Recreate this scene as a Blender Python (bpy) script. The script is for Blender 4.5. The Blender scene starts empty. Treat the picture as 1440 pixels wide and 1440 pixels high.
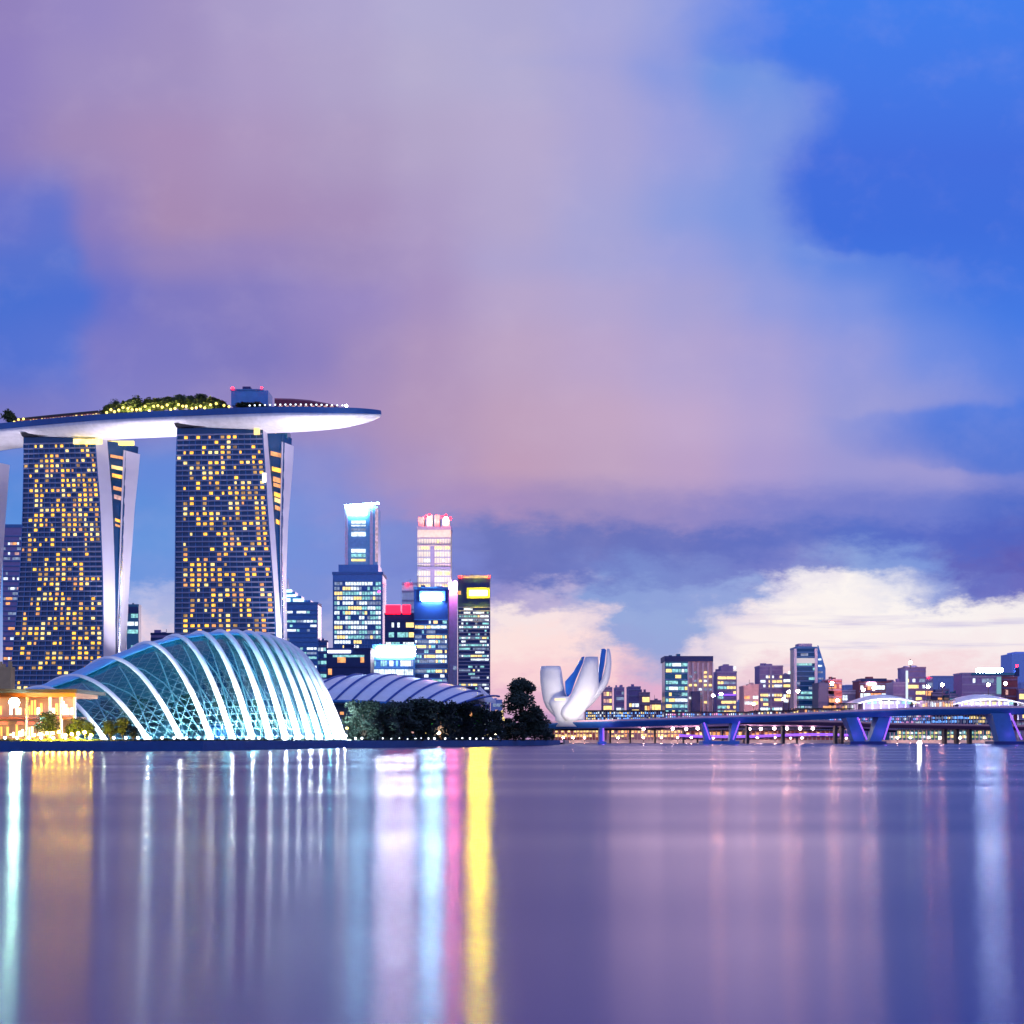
import bpy, bmesh, math, random
from mathutils import Vector, noise as mn
S = bpy.context.scene
COL = S.collection
R = math.radians
F = 1955.0      # focal length in pixels of the 1440 px photograph
CZ = 3.0        # camera height above the water
HY = 1040.0     # horizon row

# ------------------------------------------------------------------ camera
cd = bpy.data.cameras.new('camera'); cam = bpy.data.objects.new('camera', cd); COL.objects.link(cam)
cam.location = (0, 0, CZ); cam.rotation_euler = (R(90), 0, 0)
cd.sensor_width = 36; cd.lens = 36 * F / 1440; cd.shift_y = (HY - 720) / 1440
cd.clip_start = .5; cd.clip_end = 40000
S.camera = cam
S.view_settings.view_transform = 'Standard'; S.view_settings.look = 'None'
S.view_settings.exposure = 0; S.view_settings.gamma = 1
S.cycles.max_bounces = 8; S.cycles.transparent_max_bounces = 16
S.cycles.glossy_bounces = 4; S.cycles.diffuse_bounces = 3
S.cycles.use_adaptive_sampling = False; S.cycles.caustics_reflective = True; S.cycles.sample_clamp_indirect = 8

def lin(c):
    o = []
    for v in c[:3]:
        v = max(0, v) / 255
        o.append(v / 12.92 if v <= .04045 else ((v + .055) / 1.055) ** 2.4)
    return tuple(o) + (1,)

# ------------------------------------------------------------------ dusk sky
W = bpy.data.worlds.new('World'); S.world = W; W.use_nodes = True
nt = W.node_tree; nt.nodes.clear(); N = nt.nodes; L = nt.links
def nd(t, **k):
    n = N.new(t)
    for a, b in k.items(): setattr(n, a, b)
    return n
def sock(n, i, v):
    if isinstance(v, bpy.types.NodeSocket): L.new(v, n.inputs[i])
    else: n.inputs[i].default_value = v
def M(op, a, b=0.0, c=None, clamp=False):
    n = nd('ShaderNodeMath', operation=op, use_clamp=clamp); sock(n, 0, a); sock(n, 1, b)
    if c is not None: sock(n, 2, c)
    return n.outputs[0]
def mixc(f, a, b):
    n = nd('ShaderNodeMix', data_type='RGBA'); sock(n, 0, f); sock(n, 6, a); sock(n, 7, b); return n.outputs[2]
def sstep(v, a, b, kind='SMOOTHSTEP'):
    n = nd('ShaderNodeMapRange', interpolation_type=kind); sock(n, 0, v); n.inputs[1].default_value = a; n.inputs[2].default_value = b
    return n.outputs[0]
tc = nd('ShaderNodeTexCoord'); sx = nd('ShaderNodeSeparateXYZ'); L.new(tc.outputs['Generated'], sx.inputs[0])
X, Y, Z = sx.outputs
az = M('ARCTAN2', X, Y)
hyp = M('SQRT', M('ADD', M('MULTIPLY', X, X), M('MULTIPLY', Y, Y)))
el = M('DIVIDE', Z, M('MAXIMUM', hyp, .02))
caz = M('MAXIMUM', M('COSINE', az), .5)
# degrees-like coordinates of the cloud map
U0 = M('MULTIPLY_ADD', M('TANGENT', M('MINIMUM', M('MAXIMUM', az, -1.1), 1.1)), F, 720.0)
V0 = M('SUBTRACT', HY, M('MULTIPLY', M('DIVIDE', M('ABSOLUTE', el), caz), F))
def wnoise(sx_, sy_, scale, det=4, rough=.5, seed=0.0):
    cb = nd('ShaderNodeCombineXYZ'); sock(cb, 0, M('MULTIPLY', U0, sx_)); sock(cb, 1, M('MULTIPLY', V0, sy_)); cb.inputs[2].default_value = seed
    n = nd('ShaderNodeTexNoise', noise_dimensions='3D'); L.new(cb.outputs[0], n.inputs['Vector'])
    n.inputs['Scale'].default_value = scale; n.inputs['Detail'].default_value = det; n.inputs['Roughness'].default_value = rough
    return n.outputs['Fac']
def ctr(v): return M('SUBTRACT', v, .5)
nA, nB = wnoise(.01, .012, .55, 2.5, .42, 1.3), wnoise(.01, .012, .55, 2.5, .42, 7.7)
nC, nD = wnoise(.01, .018, 1.9, 5, .6, 3.1), wnoise(.01, .022, 2.1, 5, .6, 9.4)
low = sstep(V0, 640, 800)          # ragged small cloud low down, smooth blurred cloud above
U = M('ADD', U0, M('ADD', M('MULTIPLY', ctr(nA), 60.0), M('MULTIPLY', ctr(nC), M('MULTIPLY_ADD', low, 130.0, 12.0))))
V = M('ADD', V0, M('ADD', M('MULTIPLY', ctr(nB), 50.0), M('MULTIPLY', ctr(nD), M('MULTIPLY_ADD', low, 75.0, 10.0))))
rows = [
 (-260, [(0,(120,112,190)),(500,(150,148,205)),(900,(110,130,215)),(1440,(52,98,205))]),
 (0, [(0,(146,130,190)),(120,(152,138,196)),(240,(160,145,196)),(360,(170,158,203)),(480,(174,165,208)),(600,(178,173,212)),(720,(174,170,212)),(840,(168,168,218)),(960,(156,164,222)),(1030,(100,140,230)),(1100,(66,124,234)),(1250,(64,124,236)),(1440,(62,120,232))]),
 (100,[(0,(144,128,192)),(120,(158,142,194)),(240,(162,146,194)),(360,(172,156,200)),(480,(175,163,203)),(600,(180,172,208)),(720,(178,172,211)),(840,(168,165,215)),(950,(142,154,222)),(1010,(112,148,226)),(1080,(118,150,226)),(1140,(82,125,226)),(1200,(68,120,228)),(1440,(62,118,228))]),
 (200,[(0,(140,125,190)),(120,(160,138,186)),(240,(168,142,186)),(360,(172,150,192)),(480,(172,155,195)),(600,(178,165,202)),(720,(182,170,208)),(840,(170,165,214)),(960,(158,160,220)),(1080,(132,151,223)),(1125,(92,130,225)),(1150,(66,112,220)),(1440,(58,106,222))]),
 (310,[(0,(104,116,204)),(75,(98,116,206)),(140,(140,125,190)),(240,(166,138,180)),(360,(165,140,184)),(480,(165,143,188)),(600,(172,155,198)),(720,(178,166,206)),(840,(166,165,215)),(960,(145,158,221)),(1060,(130,151,223)),(1110,(72,115,220)),(1200,(58,104,215)),(1320,(52,110,225)),(1440,(54,110,222))]),
 (365,[(0,(86,114,208)),(90,(88,116,208)),(140,(125,120,195)),(240,(150,132,188)),(360,(152,134,190)),(480,(158,140,190)),(600,(168,150,196)),(720,(174,164,208)),(840,(166,164,214)),(960,(156,160,220)),(1060,(135,153,223)),(1140,(108,142,226)),(1200,(98,136,226)),(1280,(84,128,226)),(1340,(60,115,224)),(1440,(56,114,224))]),
 (420,[(0,(74,112,210)),(110,(78,112,210)),(165,(108,114,200)),(240,(126,121,194)),(360,(135,126,193)),(480,(150,135,195)),(600,(166,146,194)),(720,(182,165,204)),(840,(178,166,210)),(960,(166,162,214)),(1080,(146,156,222)),(1200,(125,148,226)),(1300,(98,136,226)),(1370,(66,120,228)),(1440,(60,120,228))]),
 (500,[(0,(84,114,210)),(90,(88,116,210)),(140,(125,122,198)),(240,(125,122,196)),(360,(128,122,192)),(450,(140,128,192)),(520,(160,140,190)),(600,(174,149,190)),(720,(187,163,197)),(840,(186,165,204)),(960,(178,164,210)),(1080,(168,160,214)),(1200,(148,154,220)),(1300,(118,144,226)),(1390,(72,124,228)),(1440,(58,122,230))]),
 (590,[(0,(122,122,196)),(120,(126,126,200)),(240,(136,130,196)),(360,(148,134,192)),(480,(163,140,190)),(600,(178,150,187)),(720,(190,160,190)),(840,(194,166,197)),(960,(192,168,206)),(1080,(178,163,211)),(1200,(150,154,216)),(1280,(105,134,218)),(1340,(66,112,216)),(1440,(60,110,216))]),
 (660,[(0,(92,135,218)),(120,(95,138,218)),(240,(102,138,218)),(360,(115,138,215)),(460,(135,140,208)),(560,(168,145,192)),(720,(190,157,187)),(840,(190,162,194)),(960,(186,160,200)),(1080,(172,156,208)),(1200,(155,152,212)),(1290,(105,130,216)),(1360,(118,138,218)),(1440,(72,112,212))]),
 (712,[(0,(85,138,218)),(120,(92,142,220)),(240,(100,145,220)),(360,(110,145,220)),(480,(128,142,214)),(600,(165,142,194)),(720,(165,140,190)),(800,(158,140,190)),(960,(146,136,196)),(1080,(128,130,202)),(1200,(116,126,204)),(1330,(108,124,206)),(1440,(74,105,200))]),
 (755,[(0,(92,145,222)),(120,(98,148,222)),(240,(106,150,222)),(360,(112,146,220)),(480,(120,143,216)),(620,(126,134,204)),(700,(106,118,190)),(840,(102,114,188)),(960,(98,113,191)),(1080,(92,111,194)),(1200,(86,112,200)),(1320,(82,105,198)),(1440,(78,98,192))]),
 (800,[(0,(105,150,225)),(120,(108,150,222)),(240,(112,150,222)),(360,(115,146,220)),(480,(120,142,216)),(640,(118,130,205)),(720,(104,114,188)),(830,(106,122,196)),(890,(116,138,206)),(980,(116,134,204)),(1060,(108,120,198)),(1120,(120,130,202)),(1190,(135,160,218)),(1290,(122,150,218)),(1350,(95,105,190)),(1440,(90,92,180))]),
 (835,[(0,(110,152,226)),(140,(120,156,225)),(200,(180,188,230)),(360,(120,145,216)),(640,(130,142,212)),(700,(150,145,205)),(790,(185,175,215)),(850,(134,158,216)),(960,(138,160,218)),(1060,(145,165,220)),(1100,(225,220,236)),(1170,(250,244,242)),(1240,(225,225,238)),(1300,(150,165,220)),(1370,(100,112,195)),(1440,(100,105,190))]),
 (868,[(0,(130,160,226)),(140,(150,170,226)),(190,(235,212,228)),(230,(180,188,226)),(420,(128,148,214)),(680,(215,200,226)),(710,(244,228,230)),(800,(246,226,228)),(840,(225,208,224)),(870,(146,168,220)),(970,(144,168,220)),(1035,(235,222,232)),(1100,(250,242,240)),(1250,(250,244,242)),(1440,(246,240,240))]),
 (905,[(0,(150,168,226)),(180,(214,200,226)),(240,(235,208,224)),(420,(140,152,212)),(690,(250,226,224)),(800,(250,222,222)),(832,(210,196,218)),(860,(146,164,218)),(965,(146,165,218)),(1000,(225,212,228)),(1060,(248,236,236)),(1250,(246,236,238)),(1440,(246,234,236))]),
 (945,[(0,(180,175,222)),(200,(240,205,222)),(420,(170,160,210)),(690,(248,212,216)),(850,(246,206,214)),(900,(205,182,212)),(930,(170,168,214)),(1000,(228,198,216)),(1200,(244,216,222)),(1440,(242,214,222))]),
 (985,[(0,(200,170,215)),(400,(200,165,208)),(720,(232,184,208)),(900,(222,172,206)),(1100,(222,182,214)),(1300,(216,184,218)),(1440,(206,182,222))]),
 (1040,[(0,(150,135,195)),(700,(186,146,196)),(1440,(170,150,205))]),
]
LIM = {-260: 500, 0: 960, 100: 1080, 200: 1080, 310: 1060, 365: 1200, 420: 1300, 500: 1300, 590: 1200, 660: 1200}
res = None
for i, (vy, st) in enumerate(rows):
    if vy in LIM: st = [q for q in st if q[0] <= LIM[vy]]; st.append((1440, st[-1][1]))
    r = nd('ShaderNodeValToRGB'); cr = r.color_ramp; cr.interpolation = 'EASE' if vy < 700 else 'LINEAR'
    L.new(M('DIVIDE', U, 1440.0, clamp=True), r.inputs[0])
    while len(cr.elements) < len(st): cr.elements.new(.5)
    for k, (px, c) in enumerate(st): cr.elements[k].position = k / (len(st) - 1)   # keep order first
    for k in range(len(st)): cr.elements[k].position = st[k][0] / 1440; cr.elements[k].color = lin(st[k][1])
    col = r.outputs[0]
    res = col if res is None else mixc(sstep(V, rows[i - 1][0], vy), res, col)
# the clear deep blue sky beyond the right edge of the big cloud: edge position and softness follow the height
def fcurve(v, pts, lo, hi):
    n = nd('ShaderNodeFloatCurve'); c = n.mapping.curves[0]; L.new(M('DIVIDE', v, 1040.0, clamp=True), n.inputs['Value'])
    while len(c.points) < len(pts): c.points.new(.5, .5)
    for p, (a_, b_) in zip(c.points, pts): p.location = (a_ / 1040, (b_ - lo) / (hi - lo))
    n.mapping.use_clip = False; n.mapping.update()
    return M('MULTIPLY_ADD', n.outputs[0], hi - lo, lo)
nE, nF = wnoise(.01, .01, .9, 4, .5, 21.0), wnoise(.01, .01, 2.4, 4, .55, 33.0)
Ve = M('ADD', V0, M('MULTIPLY', ctr(nE), 60.0))
xb = fcurve(Ve, [(0, 1010), (60, 1010), (100, 1100), (150, 1145), (205, 1112), (290, 1098), (335, 1125), (352, 1190), (372, 1270), (430, 1325), (510, 1385), (555, 1392), (582, 1250), (600, 1245), (655, 1318), (668, 1400), (700, 1440), (1040, 1440)], 900, 1500)
wd_ = fcurve(Ve, [(0, 130), (80, 90), (120, 62), (200, 52), (330, 50), (370, 90), (450, 125), (540, 145), (585, 130), (655, 90), (1040, 60)], 0, 150)
du_ = M('DIVIDE', M('ADD', M('SUBTRACT', U0, xb), M('MULTIPLY', ctr(nF), 40.0)), wd_)
edge = M('MULTIPLY', sstep(du_, -1, 1), M('SUBTRACT', 1.0, sstep(V0, 655, 720)))
rb_ = nd('ShaderNodeValToRGB'); L.new(M('DIVIDE', V0, 1040.0, clamp=True), rb_.inputs[0]); e_ = rb_.color_ramp.elements
bs = [(0, (66, 126, 236)), (120, (68, 120, 230)), (220, (66, 110, 222)), (320, (62, 110, 221)), (450, (68, 122, 228)), (560, (74, 122, 224)), (610, (84, 122, 217)), (700, (90, 118, 208))]
while len(e_) < len(bs): e_.new(.5)
for k in range(len(bs)): e_[k].position = k / 7
for k, (a_, c_) in enumerate(bs): e_[k].position = a_ / 1040; e_[k].color = lin(c_)
res = mixc(edge, res, rb_.outputs[0])
# paler rim of blue-lit vapour just inside that edge, and the pink-grey lobe over the left
rim_ = M('MULTIPLY', M('MULTIPLY', sstep(du_, -5, -1), M('SUBTRACT', 1.0, sstep(du_, -1, .6))), M('MULTIPLY', sstep(V0, 60, 120), M('SUBTRACT', 1.0, sstep(V0, 300, 380))))
res = mixc(M('MULTIPLY', rim_, .3), res, lin((112, 150, 230)))
# thin drawn-out cirrus streaks inside the bright band low on the right
st_ = wnoise(.0035, .05, 1.0, 5, .55, 4.4)
band = M('MULTIPLY', M('MULTIPLY', sstep(V0, 850, 880), sstep(U, 1010, 1090)), M('SUBTRACT', 1.0, sstep(V0, 930, 990)))
res = mixc(M('MULTIPLY', M('MULTIPLY', sstep(st_, .48, .66), band), .75), res, lin((196, 190, 226)))
st2 = wnoise(.01, .012, 1.2, 5, .55, 14.4)
res = mixc(M('MULTIPLY', sstep(st2, .45, .75), .05), res, lin((228, 205, 225)))
# overhead, behind and right of the viewer: unseen sky brightened to light the buildings
res = mixc(M('MULTIPLY', sstep(M('MULTIPLY', Y, -1.0), -.55, .15), 1.0), res, (.40, .44, .88, 1))
res = mixc(M('MULTIPLY', sstep(X, .62, .95), sstep(Y, .75, .2)), res, (.62, .55, .90, 1))
res = mixc(sstep(Z, .5, .85), res, (.16, .25, .68, 1))
SUN_AZ, SUN_EL = R(9), R(2.0)
sky = nd('ShaderNodeTexSky', sky_type='NISHITA', sun_disc=False, sun_elevation=SUN_EL, sun_rotation=SUN_AZ)
add = nd('ShaderNodeMix', data_type='RGBA', blend_type='ADD'); add.inputs[0].default_value = .001
L.new(res, add.inputs[6]); L.new(sky.outputs[0], add.inputs[7])
bg = nd('ShaderNodeBackground'); L.new(add.outputs[2], bg.inputs[0]); bg.inputs[1].default_value = 1.0
out = nd('ShaderNodeOutputWorld'); L.new(bg.outputs[0], out.inputs[0])
W.cycles.sampling_method = 'MANUAL'; W.cycles.sample_map_resolution = 1024

sl = bpy.data.lights.new('sun', 'SUN'); sl.energy = .12; sl.angle = R(12); sl.color = (1, .62, .66)
so = bpy.data.objects.new('sun', sl); COL.objects.link(so)
dvec = Vector((math.sin(SUN_AZ) * math.cos(SUN_EL), math.cos(SUN_AZ) * math.cos(SUN_EL), math.sin(SUN_EL)))
so.rotation_euler = dvec.to_track_quat('Z', 'Y').to_euler()

# ------------------------------------------------------------------ materials
def mat(name, col, rough=.6, metal=0.0, var=.12, vscale=.3, spec=.5):
    m = bpy.data.materials.new(name); m.use_nodes = True; t = m.node_tree; b = t.nodes['Principled BSDF']
    b.inputs['Roughness'].default_value = rough; b.inputs['Metallic'].default_value = metal
    b.inputs['Specular IOR Level'].default_value = spec
    g = t.nodes.new('ShaderNodeNewGeometry'); n = t.nodes.new('ShaderNodeTexNoise'); n.inputs['Scale'].default_value = vscale
    n.inputs['Detail'].default_value = 5; t.links.new(g.outputs['Position'], n.inputs['Vector'])
    r = t.nodes.new('ShaderNodeMapRange'); r.inputs[1].default_value = .25; r.inputs[2].default_value = .75
    r.inputs[3].default_value = 1 - var; r.inputs[4].default_value = 1 + var; t.links.new(n.outputs[0], r.inputs[0])
    v = t.nodes.new('ShaderNodeVectorMath'); v.operation = 'SCALE'; v.inputs[0].default_value = col[:3]
    t.links.new(r.outputs[0], v.inputs['Scale']); t.links.new(v.outputs[0], b.inputs['Base Color'])
    return m
def emi(name, col, s, var=.0):
    m = bpy.data.materials.new(name); m.use_nodes = True; t = m.node_tree; b = t.nodes['Principled BSDF']
    b.inputs['Base Color'].default_value = (.05, .05, .05, 1); b.inputs['Roughness'].default_value = .6
    b.inputs['Emission Color'].default_value = tuple(col) + (1,); b.inputs['Emission Strength'].default_value = s
    if var:
        g = t.nodes.new('ShaderNodeNewGeometry'); n = t.nodes.new('ShaderNodeTexNoise'); n.inputs['Scale'].default_value = .35
        t.links.new(g.outputs['Position'], n.inputs['Vector'])
        r = t.nodes.new('ShaderNodeMapRange'); r.inputs[1].default_value = .3; r.inputs[2].default_value = .7
        r.inputs[3].default_value = s * (1 - var); r.inputs[4].default_value = s * (1 + var)
        t.links.new(n.outputs[0], r.inputs[0]); t.links.new(r.outputs[0], b.inputs['Emission Strength'])
    return m
DG = mat('dark_glass', (.003, .065, .20), .25, .1)
LEDGE = mat('slate_ledge', (.26, .29, .46), .7)
DG2 = mat('blue_glass', (.05, .20, .52), .2, .2)
DG3 = mat('teal_glass', (.02, .16, .28), .2, .2)
NAVY = mat('navy_cladding', (.006, .03, .16), .5)
VIO = mat('violet_concrete', (.24, .20, .44), .7)
MAUVE = mat('mauve_concrete', (.30, .20, .34), .7)
BEIGE = mat('beige_concrete', (.42, .33, .40), .8)
PALE = mat('pale_cladding', (.62, .62, .78), .55)
CREAM = mat('cream_stone', (.75, .70, .58), .6)
LAV = mat('lavender_concrete', (.30, .30, .50), .7)
WHITE = mat('white_panel', (.82, .80, .84), .5)
FINW = mat('white_fin', (.80, .76, .86), .5, var=.05, vscale=.05)
BRICK = mat('red_brick', (.30, .10, .12), .85)
DARK = mat('dark_metal', (.02, .02, .03), .5)
CONC = mat('grey_concrete', (.30, .30, .32), .8)
STEEL = mat('blue_steel', (.04, .17, .44), .45, .1)
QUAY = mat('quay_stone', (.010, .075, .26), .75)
EARTH = mat('earth', (.03, .04, .04), .95, vscale=.05)
ROOFL = mat('metal_roof', (.78, .80, .92), .4, .2, var=.06)
BARK = mat('bark', (.05, .035, .025), .9)
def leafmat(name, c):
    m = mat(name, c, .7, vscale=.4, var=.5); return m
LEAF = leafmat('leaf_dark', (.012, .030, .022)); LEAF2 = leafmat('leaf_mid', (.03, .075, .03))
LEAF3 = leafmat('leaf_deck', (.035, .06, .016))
ROOFBR = mat('brown_roof', (.02, .01, .009), .8)
Ey = emi('window_yellow', (1, .46, .05), 2.0, .4); Ey2 = emi('window_cream', (1, .72, .26), 1.5, .3)
Eo = emi('window_orange', (1, .42, .14), 1.1, .4); Ew = emi('window_white', (.80, .92, 1), 1.3, .4)
Et = emi('window_teal', (.35, .85, .88), .8, .5); Ed = emi('window_dim', (.45, .60, .95), .45, .5)
Edim = emi('window_curtained', (1, .55, .16), .55, .6)
Epk = emi('window_rose', (1, .55, .5), .7, .4)
Egl = emi('garden_glow', (1, .78, .18), 2.2)
WARM = emi('warm_lamp', (1, .5, .35), 260); LW = emi('white_lamp', (.95, .95, 1), 60); LR = emi('red_lamp', (1, .0008, .0022), 110)
LO = emi('orange_lamp', (1, .42, .30), 360); PUR = emi('violet_light', (.30, .10, 1), 1.6); GRN = emi('green_lamp', (.1, .9, .1), 5)
CYW = emi('floodlight_glass', (.55, 1, .78), 900)
SGW = emi('white_sign', (.86, .90, 1), 22); SGY = emi('yellow_sign', (1, .72, .01), 520); SGYr = emi('yellow_sign_rim', (1, .70, .0), .7)
SGR = emi('red_sign', (1, .002, .01), 13); SGB = emi('blue_sign', (.02, .25, 1), 2.0); CRW = emi('crown_white', (.40, .75, 1), 85)

# ------------------------------------------------------------------ mesh helpers
def P(px, py, y): return Vector(((px - 720) / F * y, y, CZ + (HY - py) / F * y))
def XX(px, y): return (px - 720) / F * y
def ZZ(py, y): return CZ + (HY - py) / F * y
def interp(t, pts):
    if t <= pts[0][0]: return pts[0][1]
    for (a, b), (c, d) in zip(pts, pts[1:]):
        if t <= c: return b + (d - b) * (t - a) / (c - a)
    return pts[-1][1]
WL = {}
class MB:
    def __init__(s): s.v = []; s.f = []; s.m = []; s.uv = None
    def quad(s, a, b, c, d, mi=0):
        n = len(s.v); s.v += [a, b, c, d]; s.f.append((n, n + 1, n + 2, n + 3)); s.m.append(mi)
    def box(s, x0, x1, y0, y1, z0, z1, mi=0): s.hexa([(x0, y0), (x1, y0), (x1, y1), (x0, y1)], z0, z1, mi)
    def hexa(s, plan, z0, z1, mi=0): s.loft([[Vector((x, y, z0)) for x, y in plan], [Vector((x, y, z1)) for x, y in plan]], mi=mi)
    def loft(s, rings, closed=True, cap=True, mi=0):
        n = len(s.v); k = len(rings[0])
        for r in rings: s.v += [Vector(p) for p in r]
        for i in range(len(rings) - 1):
            for j in range(k if closed else k - 1):
                a = n + i * k + j; b = n + i * k + (j + 1) % k
                s.f.append((a, b, b + k, a + k)); s.m.append(mi)
        if cap and closed:
            s.f.append(tuple(n + j for j in reversed(range(k)))); s.m.append(mi)
            e = n + (len(rings) - 1) * k; s.f.append(tuple(e + j for j in range(k))); s.m.append(mi)
    def tube(s, pts, r, sides=6, mi=0, flat=1.0):
        rings = []
        for i, p in enumerate(pts):
            d = (pts[min(i + 1, len(pts) - 1)] - pts[max(i - 1, 0)]).normalized()
            up = Vector((0, 0, 1)) if abs(d.z) < .95 else Vector((0, 1, 0))
            a = d.cross(up).normalized(); b = a.cross(d).normalized()
            rr = r[i] if isinstance(r, (list, tuple)) else r
            rings.append([p + a * math.cos(2 * math.pi * j / sides) * rr + b * math.sin(2 * math.pi * j / sides) * rr * flat for j in range(sides)])
        s.loft(rings, mi=mi)
    def ball(s, c, r, seg=8, ring=6, sz=1.0, mi=0):
        c = Vector(c); rings = []
        for i in range(1, ring):
            t = math.pi * i / ring
            rings.append([c + Vector((math.cos(2 * math.pi * j / seg) * math.sin(t) * r, math.sin(2 * math.pi * j / seg) * math.sin(t) * r, -math.cos(t) * r * sz)) for j in range(seg)])
        s.loft(rings, mi=mi)
    def build(s, name, mats, parent=None, smooth=False):
        if not isinstance(mats, (list, tuple)): mats = [mats]
        o0 = WL.get(parent.name, Vector((0, 0, 0))) if parent else None
        if parent is None:
            xs = [p.x for p in s.v]; ys = [p.y for p in s.v]; zs = [p.z for p in s.v]
            o0 = Vector(((min(xs) + max(xs)) / 2, (min(ys) + max(ys)) / 2, min(zs)))
        me = bpy.data.meshes.new(name); me.from_pydata([tuple(p - o0) for p in s.v], [], s.f)
        for m in mats: me.materials.append(m)
        if len(mats) > 1: me.polygons.foreach_set('material_index', s.m)
        if s.uv:
            ul = me.uv_layers.new(name='UVMap')
            for lo in me.loops: ul.data[lo.index].uv = s.uv[lo.vertex_index]
        bm = bmesh.new(); bm.from_mesh(me); bmesh.ops.recalc_face_normals(bm, faces=bm.faces); bm.to_mesh(me); bm.free()
        if smooth: me.polygons.foreach_set('use_smooth', [True] * len(me.polygons))
        o = bpy.data.objects.new(name, me); COL.objects.link(o)
        if parent: o.parent = parent; WL[o.name] = o0.copy()
        else: o.location = o0; WL[o.name] = o0.copy()
        return o
    def part(s, *a, **k): return s.build(*a, **k)
def thing(name, label, cat, loc, group=None):
    o = bpy.data.objects.new(name, None); COL.objects.link(o); o.location = loc; WL[o.name] = Vector(loc)
    o.empty_display_size = .5; o['label'] = label; o['category'] = cat
    if group: o['group'] = group
    return o
def tag(o, label=None, cat=None, group=None, kind=None):
    if label: o['label'] = label
    if cat: o['category'] = cat
    if group: o['group'] = group
    if kind: o['kind'] = kind
    return o
def copy_thing(o, loc, label=None, rz=None, sc=None):
    def rec(a, par):
        c = a.copy(); COL.objects.link(c); c.parent = par
        for ch in a.children: rec(ch, c)
        return c
    c = rec(o, None); c.location = loc
    if label: c['label'] = label
    if rz is not None: c.rotation_euler.z = rz
    if sc is not None: c.scale = sc
    return c
def lamp(name, kind, loc, energy, col=(1, 1, 1), size=1.0, target=None, angle=60, parent=None):
    l = bpy.data.lights.new(name, kind); l.energy = energy; l.color = col
    if kind == 'SPOT': l.spot_size = R(angle); l.spot_blend = .6; l.shadow_soft_size = size
    elif kind == 'POINT': l.shadow_soft_size = size
    elif kind == 'AREA': l.size = size
    o = bpy.data.objects.new(name, l); COL.objects.link(o); o.location = loc
    if target is not None: o.rotation_euler = (Vector(target) - Vector(loc)).to_track_quat('-Z', 'Y').to_euler()
    if parent: o.parent = parent; o.location = Vector(loc) - WL[parent.name]
    return o

# ------------------------------------------------------------------ water and land
wm = bpy.data.materials.new('water'); wm.use_nodes = True; t = wm.node_tree; b = t.nodes['Principled BSDF']
b.inputs['Base Color'].default_value = (.012, .014, .24, 1); b.inputs['IOR'].default_value = 1.6
b.inputs['Specular Tint'].default_value = (.92, .80, 1, 1)
b.inputs['Anisotropic'].default_value = .85
tg = t.nodes.new('ShaderNodeCombineXYZ'); tg.inputs[1].default_value = 1; t.links.new(tg.outputs[0], b.inputs['Tangent'])
g = t.nodes.new('ShaderNodeNewGeometry'); mp = t.nodes.new('ShaderNodeMapping'); t.links.new(g.outputs['Position'], mp.inputs[0])
mp.inputs['Scale'].default_value = (.006, .045, 1); mp.inputs['Rotation'].default_value = (0, 0, R(4))
n1 = t.nodes.new('ShaderNodeTexNoise'); n1.inputs['Scale'].default_value = 1; n1.inputs['Detail'].default_value = 1.5; t.links.new(mp.outputs[0], n1.inputs['Vector'])
r1 = t.nodes.new('ShaderNodeMapRange'); r1.inputs[1].default_value = .35; r1.inputs[2].default_value = .68; r1.interpolation_type = 'SMOOTHSTEP'; r1.inputs[3].default_value = .265; r1.inputs[4].default_value = .215
t.links.new(n1.outputs[0], r1.inputs[0]); t.links.new(r1.outputs[0], b.inputs['Roughness'])
w = MB(); w.quad(Vector((-4000, -400, 0)), Vector((4000, -400, 0)), Vector((4000, 1400, 0)), Vector((-4000, 1400, 0)))
tag(w.build('water', wm), kind='structure')
shore = [(-1400, 345), (0, 345), (280, 366), (480, 489), (620, 586), (720, 690), (768, 742), (785, 800), (792, 1000), (800, 1150), (1440, 1150), (2600, 1150)]
sp = [(XX(a, y), y) for a, y in shore]
gm = MB(); GZ = 2.4
ring = sp + [(9000, 9000), (-9000, 9000), (-4000, 345)]
gm.v = [Vector((x, y, GZ)) for x, y in ring]; gm.f = [tuple(range(len(ring)))]; gm.m = [0]
tag(gm.build('ground', EARTH), kind='structure')
def wall_along(pts, h0, h1, th, name, m, label, cat):
    a = MB()
    lo = [Vector((x, y, h0)) for x, y in pts] ; rings = []
    for i, (x, y) in enumerate(pts):
        p = Vector((x, y, 0)); q0 = Vector((*pts[max(i - 1, 0)], 0)); q1 = Vector((*pts[min(i + 1, len(pts) - 1)], 0))
        d = (q1 - q0).normalized(); nn = Vector((d.y, -d.x, 0))
        rings.append([p + nn * .0 + Vector((0, 0, h0)), p + nn * th + Vector((0, 0, h0)), p + nn * th + Vector((0, 0, h1)), p + Vector((0, 0, h1))])
    a.loft(rings); return tag(a.build(name, m), label, cat)
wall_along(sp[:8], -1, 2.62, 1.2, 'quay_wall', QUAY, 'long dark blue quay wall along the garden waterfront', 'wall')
wall_along(sp[8:], -1, 2.62, 1.2, 'quay_wall', CONC, 'far low quay wall under the bridges across the bay', 'wall')

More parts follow.
